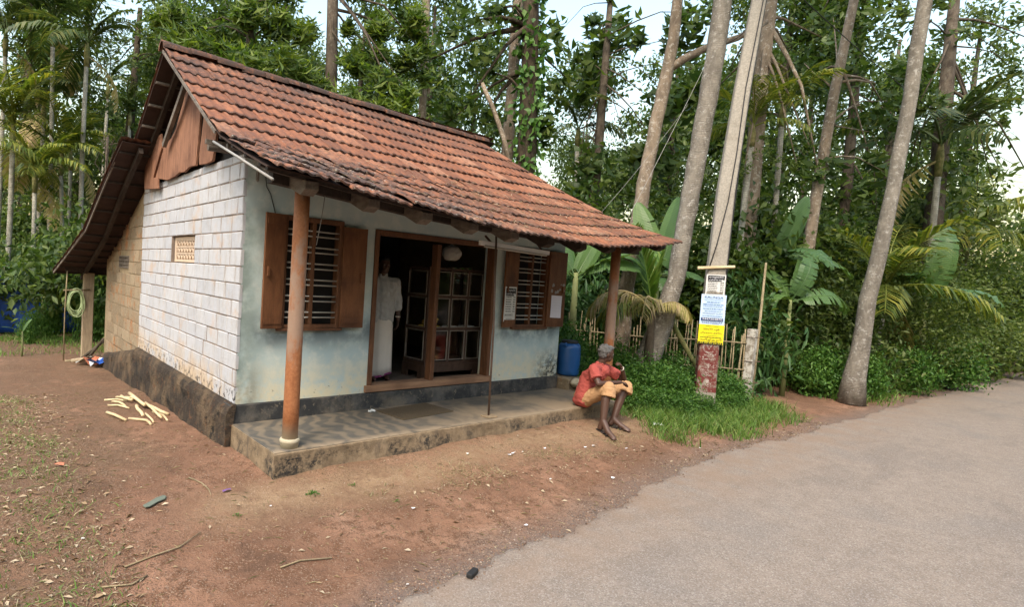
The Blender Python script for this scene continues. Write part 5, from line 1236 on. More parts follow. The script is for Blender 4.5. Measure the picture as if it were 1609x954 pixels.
stroke([(-.01, .02), (.0, -.06)], .034); stroke([(.03, .0), (.03, -.03)], .02)
stroke(arc(-.06, -.15, .03, .5, 5.8), .013); stroke([(-.02, -.12), (-.02, -.19), (.02, -.14), (.03, -.19)], .013); stroke(arc(.065, -.155, .028, 0, 4.5), .013)
tag(wchild(b.build('painted_marks', MAT['worn_paint']), pole), kind='stuff')
# bills on the pole
list_poster('weathered black-headed list poster at the top of the bills on the pole', frame_m(pole_face(2.11), PW, up_, PN), .285, .42)
Mb = frame_m(pole_face(1.75) + PN*.006, PW, up_, PN)
bl_ = panel('poster', Mb, .365, .49, .003, MAT['poster_blue'], None, .006); tag(bl_, 'pale blue printed bill with navy heading in the middle of the pole', 'poster')
Mz = Mb @ Matrix.Translation((0, 0, .007))
lettering('KALINGA', .052, Mz @ Matrix.Translation((0, .198, .004)), MAT['navy'], bl_, .27)
word_bars(Mz, [(-.14, .14, .155, .008), (-.1, .1, .12, .017), (-.15, .15, .082, .017), (-.15, .13, .05, .01), (-.15, .15, .012, .017), (-.12, .12, -.025, .012), (-.15, .15, -.105, .013)], bl_, MAT['steel_ink'])
lettering('VETERINARY CLINIC', .03, Mz @ Matrix.Translation((0, -.065, .004)), MAT['navy'], bl_, .3)
b = MB(); b.add([Mz @ Vector(p) for p in ((-.165, -.185, .003), (.16, -.185, .003), (.16, -.135, .003), (-.165, -.135, .003))], [(0, 1, 2, 3)]); b.build('number_band', MAT['navy'], bl_)
lettering('9447204870', .045, Mz @ Matrix.Translation((0, -.158, .005)), MAT['paper'], bl_, .29); lettering('9495300677', .04, Mz @ Matrix.Translation((0, -.213, .004)), MAT['navy'], bl_, .3)
My = frame_m(pole_face(1.345) + PN*.0075, PW, up_, PN)
yl = panel('poster', My, .37, .315, .003, MAT['poster_yellow'], None, .006); tag(yl, 'bright yellow bill with black script, lowest on the pole', 'poster')
Mz = My @ Matrix.Translation((0, 0, .007))
word_bars(Mz, [(-.09, .1, .135, .008)], yl, MAT['ink'])
lettering('വാഹന പുക', .06, Mz @ Matrix.Translation((0, .09, .004)), MAT['ink'], yl, .25); lettering('പരിശോധന കേന്ദ്രം', .05, Mz @ Matrix.Translation((0, .025, .004)), MAT['ink'], yl, .33)
word_bars(Mz, [(-.12, .12, -.02, .006), (-.16, .16, -.048, .013)], yl, MAT['ink'])
lettering('നരിക്കുനി', .05, Mz @ Matrix.Translation((0, -.09, .004)), MAT['ink'], yl, .32)
b = MB(); b.add([Mz @ Vector(p) for p in ((-.18, -.155, .003), (.175, -.155, .003), (.175, -.122, .003), (-.18, -.122, .003))], [(0, 1, 2, 3)]); b.build('number_band', MAT['ink'], yl)
lettering('94 00 40 23 22', .034, Mz @ Matrix.Translation((0, -.139, .005)), MAT['poster_yellow'], yl, .31)
# lashed stick, cables
sk = pole_face(2.44) + PN*.02
wchild(MB().tube([sk - PW*.30 + up_*-.03, sk, sk + PW*.24 + up_*.02], [.032, .026, .024], 7, True, .15, np.random.default_rng(2)).build('lashed_stick', MAT['pale_stick'], None), pole)
wchild(MB().tube([pole_face(z) + PN*.02 + PW*o for z, o in ((2.42, -.13), (2.8, -.06), (3.5, .03), (4.3, .05), (5.4, .03), (7, .05), (8.8, .04))], .008, 6).build('cable', MAT['cable'], None, True), pole)
wchild(MB().tube([pole_c(z) + PW*(.16+o) for z, o in ((1.0, .02), (1.9, .01), (3, -.01), (4.6, -.03), (6, -.045), (7.6, -.05), (8.8, -.06))], .013, 6).build('cable', MAT['cable'], None, True), pole)
def catenary(a, c, sag, n=14): 
    a, c = Vector(a), Vector(c); return [a.lerp(c, t) - Vector((0, 0, sag*4*t*(1-t))) for t in np.linspace(0, 1, n)]
wire = lambda nm, lb, a, c, sag, r, mat, cat: tag(MB().tube(catenary(a, c, sag), r, 5).build(nm, mat, None, True), lb, cat)
wire('overhead_wire', 'black overhead wire running from the pole top along the road to the right', pole_c(7.6), (30, -3.2, 7.0), .5, .009, MAT['cable'], 'wire')
wire('overhead_wire', 'black wire strung from the pole to the leaning coconut trunk', pole_c(6.6), (8.03, -.76, 6.35), .12, .007, MAT['cable'], 'wire')
wire('overhead_wire', 'thin wire crossing to the side branch of the leaning tree', pole_c(7.3), (9.3, -.2, 6.9), .1, .006, MAT['cable'], 'wire')
wire('rope', 'pale rope slanting from the coconut trunk down to the roof end', (7.86, -.66, 5.93), (5.75, -.72, 3.03), .03, .004, MAT['rope'], 'rope')
wire('rope', 'second thinner rope from the coconut trunk towards the roof verge', (7.45, -.64, 5.2), (5.5, -.45, 3.16), .05, .0025, MAT['rope'], 'rope')
t = NT('whitewashed_post'); MAT['whitewashed_post'] = t.done(t.bsdf(t.mix(t.step(t.noise(9, 6, .75), .4, .62), (.5, .48, .43), (.22, .19, .15)), .95, t.bump(t.noise(30, 5), .6, .01)))
# whitewashed concrete post with a stick bound to it
cp = empty('concrete_post', (9.35, -1.22, .05)); tag(cp, 'whitewashed square concrete post at the fence end beside the red lane', 'post')
MB().prism([(-.07, -.07, -.1), (.07, -.07, -.1), (.07, .07, -.1), (-.07, .07, -.1)], (.05, 0, 1.45)).build('shaft', MAT['whitewashed_post'], cp, bevel=.008)
MB().tube([(.14, -.04, -.1), (.18, -.05, 1.0), (.2, -.06, 2.6)], [.028, .026, .018], 7).build('bound_stick', MAT['bamboo'], cp, True)
for z in (.35, .75, 1.2): MB().tube([(x*.115+.04+.03*z, y*.115, z) for x, y in ((-1, -1), (1.3, -1), (1.3, 1), (-1, 1), (-1, -1))], .006, 5).build('tie_wire', MAT['iron'], cp)
tag(MB().tube([(7.60, -.50, 1.62), (7.66, -.75, 1.2), (7.80, -1.05, .66), (7.9, -1.2, .32)], [.045, .042, .038, .036], 9).build('bamboo_prop', MAT['green_bamboo'], None, True), 'slanting green and brown bamboo pole leaning beside the electricity pole', 'bamboo pole')

# ------------------------------------------------------------------ veranda and doorway things
mt = MB(); nm_ = 22
M = frame_m((2.14, -.36, ZV), Vector((.995, .1, 0)), Vector((-.1, .995, 0)), up_)
mt.box((-.42, -.24, .001), (.42, .24, .012), M); o = mt.build('door_mat', MAT['mat'], None, bevel=.004); tag(o, 'brown coir mat lying on the veranda in front of the door', 'mat')
b = MB()
for i in range(nm_): b.box((-.41, lerp(-.23, .23, i/(nm_-1))-.005, .0125), (.41, lerp(-.23, .23, i/(nm_-1))+.005, .016), M)
tag(b.build('rib', MAT['mat'], o), kind='stuff')
tag(MB().tube([(1.60, -.185, ZV+.014), (1.63, -.165, ZV+.02), (1.665, -.19, ZV+.014)], [.012, .017, .01], 7).tube([(1.60, -.185, ZV+.014), (1.575, -.175, ZV+.02)], [.009, .013], 6).build('sweet_wrapper', MAT['plastic_white']), 'small white and red wrapper beside the coir mat', 'wrapper')
# strip light under the eave
tl = empty('tube_light', (2.60, -.80, 2.435)); tag(tl, 'long unlit fluorescent strip light over the right window', 'light')
d = Vector((1.26, 0, -.03))
MB().bar((0, 0, 0), d, .05, .055).build('casing', MAT['plastic_white'], tl, bevel=.006); MB().tube([(.06, -.02, -.038), d + Vector((-.06, -.02, -.038))], .014, 8).build('tube', MAT['bar'], tl, True)
MB().bar((.2, .02, .02), (.2, .12, .1), .02, .02).build('bracket', MAT['iron'], tl); MB().bar((1.15, .02, 0), (1.15, .12, .1), .02, .02).build('bracket', MAT['iron'], tl)
tag(MB().tube([(.16, -.008, 3.05), (.18, -.01, 2.98), (.23, -.012, 2.95), (.25, -.01, 2.82), (.30, -.008, 2.75), (.36, -.01, 2.56)], .0045, 5).build('loose_cable', MAT['cable'], None, True), 'thin black cable hanging down the wall beside the left window', 'cable')
tag(MB().tube([(.42, -.95, 2.68), (.40, -.94, 2.45), (.37, -.93, 2.22)], .004, 5).build('string', MAT['pipe'], None, True), 'white string hanging from the eave beside the front pillar', 'string')
# cloudy plastic bag hung in the doorway
hb = empty('hanging_bag', (3.06, .2, 2.28)); tag(hb, 'cloudy white plastic bag hanging in the doorway behind the middle post', 'bag')
mbg = MB(); mbg.ball((3.06, .2, 2.34), (.155, .11, .10), 16, 10).ball((3.0, .19, 2.30), (.09, .08, .07)).ball((3.12, .21, 2.31), (.085, .08, .075)).capsule((3.06, .2, 2.38), (3.06, .2, 2.45), .06, .018)
wchild(fused(mbg, 'bag', MAT['bag'], None, .012, 3, .03, .06), hb); wchild(MB().tube([(3.06, .2, 2.45), (3.06, .15, 2.60)], .004, 5).build('cord', MAT['cable']), hb)
# glazed display cabinet
cb = empty('display_cabinet', (2.82, .36, .572)); tag(cb, 'dark wooden glass-fronted snack cabinet standing inside the doorway', 'cabinet')
cw, cdp, ch_ = 1.06, .48, 1.55; zr_ = [.235, .70, 1.155, 1.53]; xc = [0, cw*.38, cw*.69, cw]; st = .034
b = MB(); b.box((0, 0, .19), (cw, cdp, .235)).box((0, 0, ch_-.02), (cw, cdp, ch_+.01)).box((.02, .02, .685), (cw-.02, cdp-.02, .70)).box((.02, .02, 1.14), (cw-.02, cdp-.02, 1.155))
b.build('carcass', MAT['cabinet_wood'], cb)
for p in ([(0, 0, .19), (cw, 0, .19), (cw, 0, .09), (cw-.07, 0, .0), (cw-.13, 0, .0), (cw-.14, 0, .09), (.14, 0, .09), (.13, 0, .0), (.05, 0, .0), (0, 0, .0)],): MB().prism([(x, y-.012, z+.002) for x, y, z in p], (0, .03, 0)).build('plinth_board', MAT['cabinet_wood'], cb)
MB().prism([(-.012, .02, .19), (-.012, cdp, .19), (-.012, cdp, .0), (-.012, cdp-.12, .0), (-.012, cdp-.12, .09), (-.012, .12, .09), (-.012, .12, 0), (-.012, .02, 0)], (.03, 0, 0)).build('plinth_board', MAT['cabinet_wood'], cb)
for x in xc: MB().box((min(x, cw-st), -.006, .235), (min(x, cw-st)+st, .03, ch_)).build('stile', MAT['cabinet_wood'], cb)
for x, y in ((0, cdp-st), (cw-st, cdp-st)): MB().box((x, y, .235), (x+st, y+st, ch_-.02)).build('stile', MAT['cabinet_wood'], cb)
for z in zr_[1:3]:
    MB().box((st, -.003, z-.02), (cw-st, .02, z+.02)).build('rail', MAT['cabinet_wood'], cb); MB().box((-.003, .03, z-.02), (.02, cdp-st, z+.02)).build('rail', MAT['cabinet_wood'], cb)
def pane(p, q, axis):
    (a0, z0), (a1, z1) = p, q; g = .009
    bd = MB(); 
    for (u0, v0, u1, v1) in ((a0, z0, a0+g, z1), (a1-g, z0, a1, z1), (a0+g, z0, a1-g, z0+g), (a0+g, z1-g, a1-g, z1)):
        bd.box((u0, -.009, v0), (u1, .004, v1)) if axis == 'x' else bd.box((-.009, u0, v0), (.004, u1, v1))
    o = bd.build('pane_bead', MAT['bead'], cb)
    gl = MB(); gl.box((a0, .006, z0), (a1, .009, z1)) if axis == 'x' else gl.box((.006, a0, z0), (.009, a1, z1))
    gl.build('pane', MAT['glass'], cb)
for i in range(3):
    for k in range(3):
        x0 = xc[i] + (st if i < 3 else 0) + .002; x1 = (xc[i+1] if i < 2 else cw-st) - .002
        pane((x0, zr_[k]+.022), (x1, zr_[k+1]-.022), 'x')
for k in range(3): pane((.034, zr_[k]+.022), (cdp-st-.002, zr_[k+1]-.022), 'y')
rng = np.random.default_rng(4); k_ = 0
bun = MB().tube([(-.06, 0, .0), (-.03, .012, -.006), (.03, .012, -.006), (.06, 0, 0)], [.01, .025, .025, .01], 8).mesh('banana', MAT['yellow_bun'], True)
for lev, cnt in enumerate((5, 4, 4, 3, 2)):
    for i in range(cnt):
        o = link('banana', bun); o.location = (2.82 + .12 + .055*(i + lev*.4), .36 + .2 + rng.uniform(-.04, .04), .572 + .722 + .036*lev); o.rotation_euler = (0, rng.normal(0, .1), rng.uniform(.9, 1.9))
        tag(o, 'yellow fruit in the heap on the middle shelf of the glass cabinet', 'fruit', 'heap of yellow fruit in the cabinet')
for i, (x0, x1) in enumerate(((.46, .63), (.76, .98))):
    o = MB().box((2.82+x0, .42, .572+.702), (2.82+x1, .55, .572+.735)).build('paper_packet', MAT['paper'], None, bevel=.006); tag(o, ['short white packet beside the yellow fruit in the cabinet', 'long white packet at the right end of the cabinet shelf'][i], 'packet')
# blue drum on a stone ledge at the house end
dr = empty('blue_drum', (5.60, .02, .545)); tag(dr, 'blue plastic drum with black lid standing at the right end of the house', 'drum')
MB().lathe([(.155, 0), (.172, .02), (.176, .10), (.172, .14), (.178, .18), (.178, .36), (.172, .39), (.176, .43), (.168, .48), (.14, .515), (.125, .52)], 24).build('body', MAT['blue_plastic'], dr, True)
MB().lathe([(.130, .518), (.134, .525), (.132, .555), (.115, .565)], 20).build('lid', MAT['cable'], dr, True)
for a in (0.3, 3.4): MB().tube([(math.cos(a)*.165, math.sin(a)*.165, .47), (math.cos(a)*.195, math.sin(a)*.195, .50), (math.cos(a)*.15, math.sin(a)*.15, .525)], .014, 7).build('handle', MAT['blue_plastic'], dr, True)
def rock(name, c, r, mat, label, cat, seed, group=None):
    rng = np.random.default_rng(seed); b = MB().ball(c, r, 12, 8); cv = Vector(c)
    for i, v in enumerate(b.v):
        d = Vector(v) - cv; k = 1 + .16*math.sin(d.x*40/ max(r)/6 + seed) + .12*math.sin(d.y*13/max(r)/2+seed*2) + rng.uniform(-.05, .05); b.v[i] = tuple(cv + d*k)
    return tag(b.build(name, mat, None, True), label, cat, group)
o = MB().box((5.30, -.22, .0), (5.95, .34, .535)).build('stone_ledge', MAT['laterite'], None, bevel=.03); tag(o, 'rough brown stone ledge under the blue drum', 'ledge')
rock('ledge_stone', (5.46, -.27, .47), (.14, .07, .07), MAT['collar'], 'pale lump of broken cement on the ledge below the drum', 'stone', 3)
rock('stone', (6.5, -1.05, .16), (.13, .1, .09), MAT['stone'], 'pinkish stone half hidden in weeds near the seated man', 'stone', 5)
rock('stone', (6.42, -1.0, .27), (.045, .03, .02), MAT['yellow_bun'], 'small yellow scrap resting on the pinkish stone', 'scrap', 6)
rng = np.random.default_rng(41)
for i in range(16):
    x, y = 9.9 + rng.uniform(0, 2.6), -.35 + rng.uniform(-.25, .9); r = rng.uniform(.05, .16)
    rock('lane_stone', (x, y, float(gz(x, y))+r*.3), (r*1.2, r, r*.7), MAT['stone'], 'loose stone heaped along the back of the red earth lane', 'stone', 50+i, 'stones along the red lane')

# ------------------------------------------------------------------ people
def hand(mb, wrist, d, nrm, curl=.5, side=1, s=1.0):
    """palm, four unequal bent fingers, thumb from the side of the palm; nrm points out of the palm"""
    wrist, d, nrm = Vector(wrist), Vector(d).normalized(), Vector(nrm); nrm = (nrm - d*nrm.dot(d)).normalized(); sd = d.cross(nrm)*side
    for o in (-.026, -.009, .009, .026): mb.capsule(wrist + sd*o*.6*s, wrist + d*.085*s + sd*o*s, .013*s, .0115*s, 8)
    for o, L_ in ((-.029, .075), (-.010, .085), (.010, .08), (.029, .06)):
        p = wrist + d*.088*s + sd*o*s; a = .25
        for k, f in enumerate((.45, .32, .23)):
            a += curl*(.8 if k else .5); q = p + (d*math.cos(a) + nrm*math.sin(a))*L_*f*s; mb.capsule(p, q, .0092*s, .0082*s, 8); p = q
    p = wrist + d*.025*s - sd*.026*s; q = p + (d*.6 - sd*.75 + nrm*.25).normalized()*.04*s; r = q + (d*.9 - sd*.2 + nrm*.35).normalized()*.03*s
    mb.capsule(p, q, .0125*s, .0105*s, 8).capsule(q, r, .0105*s, .009*s, 8)
def head_shapes(mb, c, M):
    T_ = lambda v: Vector(c) + M @ Vector(v)
    mb.ball(T_((-.008, 0, .022)), (.096, .076, .096), 14, 10, M).ball(T_((.026, 0, -.052)), (.064, .056, .058), 12, 8, M).ball(T_((.05, 0, -.082)), (.03, .03, .024), 10, 6, M)
    mb.ball(T_((.092, 0, -.018)), (.016, .013, .024), 8, 6, M).ball(T_((.098, 0, -.032)), (.014, .017, .011), 8, 6, M).ball(T_((.076, 0, .022)), (.018, .05, .012), 10, 6, M)
    mb.ball(T_((.082, 0, -.06)), (.012, .024, .009), 8, 6, M)
    for s_ in (-1, 1): mb.ball(T_((-.006, s_*.078, -.008)), (.018, .011, .031), 8, 6, M).ball(T_((.062, s_*.036, -.018)), (.022, .018, .016), 8, 6, M)
def eyes(c, M, parent):
    for s_ in (-1, 1): wchild(MB().ball(Vector(c) + M @ Vector((.083, s_*.03, .006)), (.007, .011, .007), 8, 6, M).build('eye', MAT['eye'], None, True), parent)
def hair_shapes(mb, c, M, seed=1):
    rng = np.random.default_rng(seed); T_ = lambda v: Vector(c) + M @ Vector(v)
    mb.ball(T_((-.026, 0, .038)), (.092, .084, .090), 14, 10, M).ball(T_((-.045, 0, -.01)), (.065, .076, .07), 12, 8, M).ball(T_((.035, 0, .088)), (.055, .06, .034), 10, 6, M)
    for k in range(34):
        a, e_ = rng.uniform(1.2, 5.1), rng.uniform(-.2, 1.3); q = Vector((math.cos(a)*math.cos(e_)*.098-.02, math.sin(a)*math.cos(e_)*.083, math.sin(e_)*.1+.03)); mb.ball(T_(q), .015, 8, 6)
def rotm(fwd, up=(0, 0, 1)):
    x = Vector(fwd).normalized(); z = Vector(up); z = (z - x*z.dot(x)).normalized(); y = z.cross(x)
    return Matrix(((x.x, y.x, z.x), (x.y, y.y, z.y), (x.z, y.z, z.z)))

# seated man in a red shirt
J = dict(pel=(4.57, -1.02, .50), Rhip=(4.50, -1.10, .47), Rknee=(4.48, -1.45, .70), Rank=(4.36, -1.48, .275), Lhip=(4.70, -1.02, .47), Lknee=(4.98, -1.40, .67), Lank=(4.74, -1.39, .235),
         neck=(4.66, -1.18, .965), head=(4.695, -1.235, 1.10), Rsh=(4.455, -1.215, .905), Relb=(4.37, -1.36, .735), Rwr=(4.70, -1.47, .755), Lsh=(4.86, -1.13, .885), Lelb=(5.04, -1.32, .735), Lwr=(4.885, -1.37, .91), mid=(4.61, -1.06, .74))
J = {k: Vector(v) for k, v in J.items()}
sm = empty('person', (4.57, -1.3, .12)); tag(sm, 'man in red shirt and tan shorts sitting on the veranda end, chin on hand', 'person')
HM = rotm((.84, -.53, -.12))
b = MB(); head_shapes(b, J['head'], HM)
b.chain([J['neck'] + Vector((-.01, .01, -.06)), J['neck'], J['head'] + Vector((-.02, .015, -.05))], [.062, .052, .05])
b.chain([J['pel'], J['mid'], J['neck'] + Vector((-.01, .02, -.12))], [.10, .09, .07])
b.chain([J['Rsh'], J['Relb'], J['Rwr']], [.05, .038, .026]).chain([J['Lsh'], J['Lelb'], J['Lwr']], [.05, .038, .026])
b.chain([J['Rhip'], J['Rknee']], [.085, .06]).chain([J['Rknee'], J['Rknee'].lerp(J['Rank'], .35) + Vector((-.012, .012, 0)), J['Rank']], [.06, .06, .042])
b.chain([J['Lhip'], J['Lknee']], [.085, .06]).chain([J['Lknee'], J['Lknee'].lerp(J['Lank'], .35) + Vector((-.012, .012, 0)), J['Lank']], [.06, .06, .042])
FT = {}
for k, (hl, toe) in dict(R=((4.345, -1.455), (4.30, -1.69)), L=((4.71, -1.37), (4.77, -1.60))).items():
    h_ = Vector((hl[0], hl[1], float(gz(*hl)) + .045)); t_ = Vector((toe[0], toe[1], float(gz(*toe)) + .03)); FT[k] = (h_, t_)
    b.chain([J[k+'ank'], h_], [.042, .038]).chain([J[k+'ank'], h_.lerp(t_, .55) + Vector((0, 0, .022)), t_], [.042, .04, .028])
    sd = (t_ - h_).cross(up_).normalized()
    for q, (o, L_) in enumerate(((-.03, .0), (-.014, .012), (.002, .012), (.017, .006), (.031, -.004))): b.capsule(h_.lerp(t_, .78) + sd*o*.9 + Vector((0, 0, .0)), t_ + sd*o + (t_-h_).normalized()*(L_+.012) - Vector((0, 0, .008)), .012, .0095, 8)
hand(b, J['Rwr'], Vector((.32, -.02, -.05)), Vector((.0, .05, -1)), .35, 1)
hand(b, J['Lwr'], Vector((-.10, .0, .12)), Vector((-.75, .45, -.1)), .8, -1, .95)
wchild(fused(b, 'body', MAT['skin'], None, .0075, 5), sm)
eyes(J['head'], HM, sm)
b = MB(); hair_shapes(b, J['head'], HM, 3); wchild(fused(b, 'hair', MAT['hair'], None, .009, 2, .014, .02), sm)
b = MB()
b.chain([J['pel'] + Vector((-.06, -.05, -.02)), J['mid'] + Vector((-.05, -.03, 0)), J['Rsh'] + Vector((.05, .02, -.05))], [.135, .125, .09])
b.chain([J['pel'] + Vector((.07, .03, -.02)), J['mid'] + Vector((.08, .01, 0)), J['Lsh'] + Vector((-.06, .01, -.04))], [.135, .125, .09])
b.chain([J['pel'] + Vector((.02, -.03, .02)), J['mid'] + Vector((.035, -.06, .04)), J['neck'] + Vector((.02, -.035, -.10))], [.13, .125, .092]).capsule(J['Rsh'], J['Lsh'], .065, .065)
b.tube([J['Rsh'] + Vector((.01, .02, .03)), J['Rsh'], J['Rsh'].lerp(J['Relb'], .7)], [.05, .068, .08], 16).tube([J['Lsh'] + Vector((-.02, .02, .03)), J['Lsh'], J['Lsh'].lerp(J['Lelb'], .68)], [.05, .066, .078], 16).capsule(J['neck'] + Vector((-.01, .02, -.05)), J['neck'] + Vector((-.01, .01, -.03)), .075, .066)
b.chain([J['pel'] + Vector((-.08, .02, -.06)), J['pel'] + Vector((.08, .05, -.06))], [.085, .085])
sh = wchild(fused(b, 'shirt', MAT['red_shirt'], None, .0075, 4, .022, .05), sm)
cl = MB(); cn = J['neck'] + Vector((.0, 0, -.02))
for s_ in (-1, 1):
    f_ = HM @ Vector((1, 0, 0)); l_ = HM @ Vector((0, 1, 0))
    cl.prism([cn + l_*s_*.045 - f_*.05 + up_*.025, cn + l_*s_*.068 + f_*.01 + up_*.008, cn + l_*s_*.05 + f_*.085 - up_*.055, cn + l_*s_*.012 + f_*.075 - up_*.012, cn + l_*s_*.05 + f_*.01 + up_*.03], (l_*s_*.006))
cl.build('collar', MAT['red_shirt'], sh)
b = MB()
for k, hem in (('R', .30), ('L', .2)):
    hp, kn, an = J[k+'hip'], J[k+'knee'], J[k+'ank']; hm = kn.lerp(an, hem)
    b.chain([J['pel'] + Vector((0, .02, -.03)), hp], [.12, .108]).tube([hp, hp.lerp(kn, .5), kn - (kn-hp).normalized()*.03 + Vector((0, 0, .006)), kn.lerp(hm, .35) + (kn-hp).normalized()*.012, hm + (kn-hp).normalized()*.012], [.106, .092, .08, .083, .094], 18).ball(kn, .076, 12, 8)
b.ball(J['pel'].lerp(J['Lknee'], .42) + Vector((-.06, -.05, -.02)), (.1, .12, .06))
wchild(fused(b, 'shorts', MAT['tan_cloth'], None, .007, 3, .016, .045), sm)
for k in 'RL':
    h_, t_ = FT[k]; d = (t_ - h_).normalized(); sd = d.cross(up_).normalized(); uu = sd.cross(d); pts = []
    for t, w in ((-.04, .026), (.02, .034), (.12, .031), (.19, .043), (.25, .04), (.285, .02)): pts.append((t, w))
    poly = [h_ + d*t + sd*w - uu*.036 for t, w in pts] + [h_ + d*t - sd*w - uu*.036 for t, w in pts[::-1]]
    o = wchild(MB().prism(poly, uu*-.014).build('sandal', MAT['sandal'], None), sm)
    for f, hh, rr in ((.42, .052, .04), (.62, .04, .043)):
        c = h_.lerp(t_, f); wchild(MB().tube([c + sd*rr*math.cos(a) + uu*(-.03 + (hh+.006)*math.sin(a)) for a in np.linspace(0, math.pi, 9)], .009, 6).build('strap', MAT['sandal'], None, True), o)
        o.children
wchild(MB().tube([J['Lwr'] + (HM @ Vector((0, math.cos(a), 0)))*.034 + Vector((.6, .1, .55)).normalized()*.034*math.sin(a) for a in np.linspace(0, 2*math.pi, 17)], .0055, 6).build('bangle', MAT['bangle'], None, True), sm)

# man standing in the doorway (built facing -Y, then turned)
st_m = empty('person', (2.19, .56, .574), math.radians(-14)); tag(st_m, 'man in white shirt and long white wrap standing in the dark doorway', 'person')
HM2 = rotm((0, -1, .02)); hc = Vector((0, -.015, 1.535))
b = MB(); head_shapes(b, hc, HM2); b.chain([(0, .01, 1.38), (0, .0, 1.48)], [.058, .052]).chain([(0, 0, .85), (0, 0, 1.1), (0, .01, 1.27)], [.09, .09, .08])
AR = {1: ((.195, .01, 1.32), (.235, .0, 1.06), (.225, -.06, .83)), -1: ((-.195, .01, 1.32), (-.23, .02, 1.06), (-.2, -.1, .84))}
for s_, (a, c, d) in AR.items():
    b.chain([a, c, d], [.048, .04, .027]); hand(b, d, Vector((-.05*s_, -.08, -1)), Vector((-s_, .0, 0)), .35, s_)
for s_ in (-1, 1): b.chain([(.09*s_, 0, .85), (.09*s_, -.01, .45), (.09*s_, .02, .09)], [.085, .06, .038]).chain([(.09*s_, .03, .045), (.095*s_, -.08, .045), (.1*s_, -.17, .028)], [.036, .036, .026])
fused(b, 'body', MAT['skin'], st_m, .009, 5)
for s_ in (-1, 1): MB().ball(hc + HM2 @ Vector((.083, s_*.03, .006)), (.007, .011, .007), 8, 6, HM2).build('eye', MAT['eye'], st_m, True)
b = MB(); hair_shapes(b, hc, HM2, 5); fused(b, 'hair', MAT['blackhair'], st_m, .01, 2)
b = MB(); b.chain([(-.07, 0, .83), (-.075, 0, 1.08), (-.11, .01, 1.28)], [.115, .115, .085]).chain([(.07, 0, .83), (.075, 0, 1.08), (.11, .01, 1.28)], [.115, .115, .085]).chain([(0, -.01, .83), (0, -.015, 1.08), (0, 0, 1.30)], [.125, .125, .09]).capsule((-.17, .01, 1.33), (.17, .01, 1.33), .058, .058).capsule((0, .01, 1.38), (0, .01, 1.40), .068, .06)
for s_, (a, c, d) in AR.items(): b.chain([a, c, Vector(c).lerp(Vector(d), .35)], [.062, .06, .058])
sh2 = fused(b, 'shirt', MAT['white_shirt'], st_m, .01, 5, .03, .08)
b = MB(); fold = lambda a, t: .035*math.sin(7*a+2*t)*(1-t*.6) + .02*math.sin(13*a+1)*(1-t)
b.lathe([(.20, .075), (.198, .2), (.192, .45), (.185, .7), (.16, .9), (.13, 1.0)], 48, (0, 0, 0), fold)
for i, v in enumerate(b.v): b.v[i] = (v[0]*.95, v[1]*.72, v[2] + .03*math.sin(v[0]*9))
mu = b.build('wrap', MAT['mundu'], st_m, True)
b = MB(); b.lathe([(.203, .066), (.2035, .074), (.2025, .092)], 48, (0, 0, 0), fold)
for i, v in enumerate(b.v): b.v[i] = (v[0]*.955, v[1]*.725, v[2] + .03*math.sin(v[0]*9))
b.build('wrap_border', MAT['magenta'], mu, True)
MB().tube([(.225+.031*math.cos(a), -.052+.031*math.sin(a), .862) for a in np.linspace(0, 2*math.pi, 13)], .008, 6).build('wristwatch', MAT['bangle'], st_m, True)

# ------------------------------------------------------------------ yard things
GS = 'peeled sticks drying by the plinth'
sticks = [((-0.67, 3.03), (-0.42, 2.84), 0.012), ((-0.6, 2.85), (-0.52, 2.41), 0.014), ((-0.69, 2.63), (-0.5, 2.3), 0.011), ((-0.78, 2.18), (-0.67, 1.61), 0.016), ((-0.61, 1.76), (-0.47, 1.28), 0.014), ((-0.45, 3.08), (-0.4, 2.62), 0.017), ((-0.32, 3.2), (-0.34, 2.18), 0.021), ((-0.39, 2.41), (-0.44, 1.81), 0.019), ((-0.29, 2.36), (-0.31, 1.46), 0.015), ((-0.26, 2.3), (-0.17, 1.69), 0.02), ((-0.39, 1.92), (-0.41, 1.42), 0.011), ((-0.29, 1.97), (-0.25, 1.43), 0.012), ((-0.52, 3.05), (-0.33, 2.59), 0.012)]
sl = ['thin pale stick at the far end of the stick heap', 'short pale stick on the outer side of the heap', 'thin pale stick lying crosswise at the heap edge', 'pale stick lying apart, outermost from the plinth', 'curved pale stick lying apart, nearest the camera', 'stout short stick at the far end of the heap', 'longest stout stick lying on top of the heap', 'stout short stick in the middle of the heap', 'slender crooked stick pointing towards the veranda', 'thick straight stick closest to the plinth', 'thin forked stick at the near end of the heap', 'short thin stick between the two thickest at the near end', 'thin stick crossing the far end under the long one']
rng = np.random.default_rng(6)
for i, ((x0, y0), (x1, y1), r) in enumerate(sticks):
    r *= 1.15; z0, z1 = float(gz(x0, y0)) + r*.8, float(gz(x1, y1)) + r*.8; lift = .035 if i in (6, 8, 12, 5) else 0
    p, q = Vector((x0, y0, z0+lift)), Vector((x1, y1, z1+lift)); mid = p.lerp(q, .5) + Vector((rng.normal(0, .025), rng.normal(0, .02), rng.uniform(0, .02)))
    tag(MB().tube([p, p.lerp(mid, .6), mid, mid.lerp(q, .55) + Vector((rng.normal(0, .008), 0, 0)), q], [r, r*1.02, r*.95, r*.92, r*.85], 8, True, .06, rng).build('stick', MAT['pale_stick'], None, True), sl[i], 'stick', GS)
papers = [(2.03, -1.41), (2.49, -1.58), (2.56, -1.57), (2.71, -1.57), (3.06, -1.6), (3.63, -1.74), (3.79, -1.74), (4.18, -1.94), (3.21, -2.38), (2.52, -2.11), (5.32, -2.28), (1.48, -2.68), (.11, -2.88), (-.22, -1.51), (.83, -2.02), (-1.52, -1.4)]
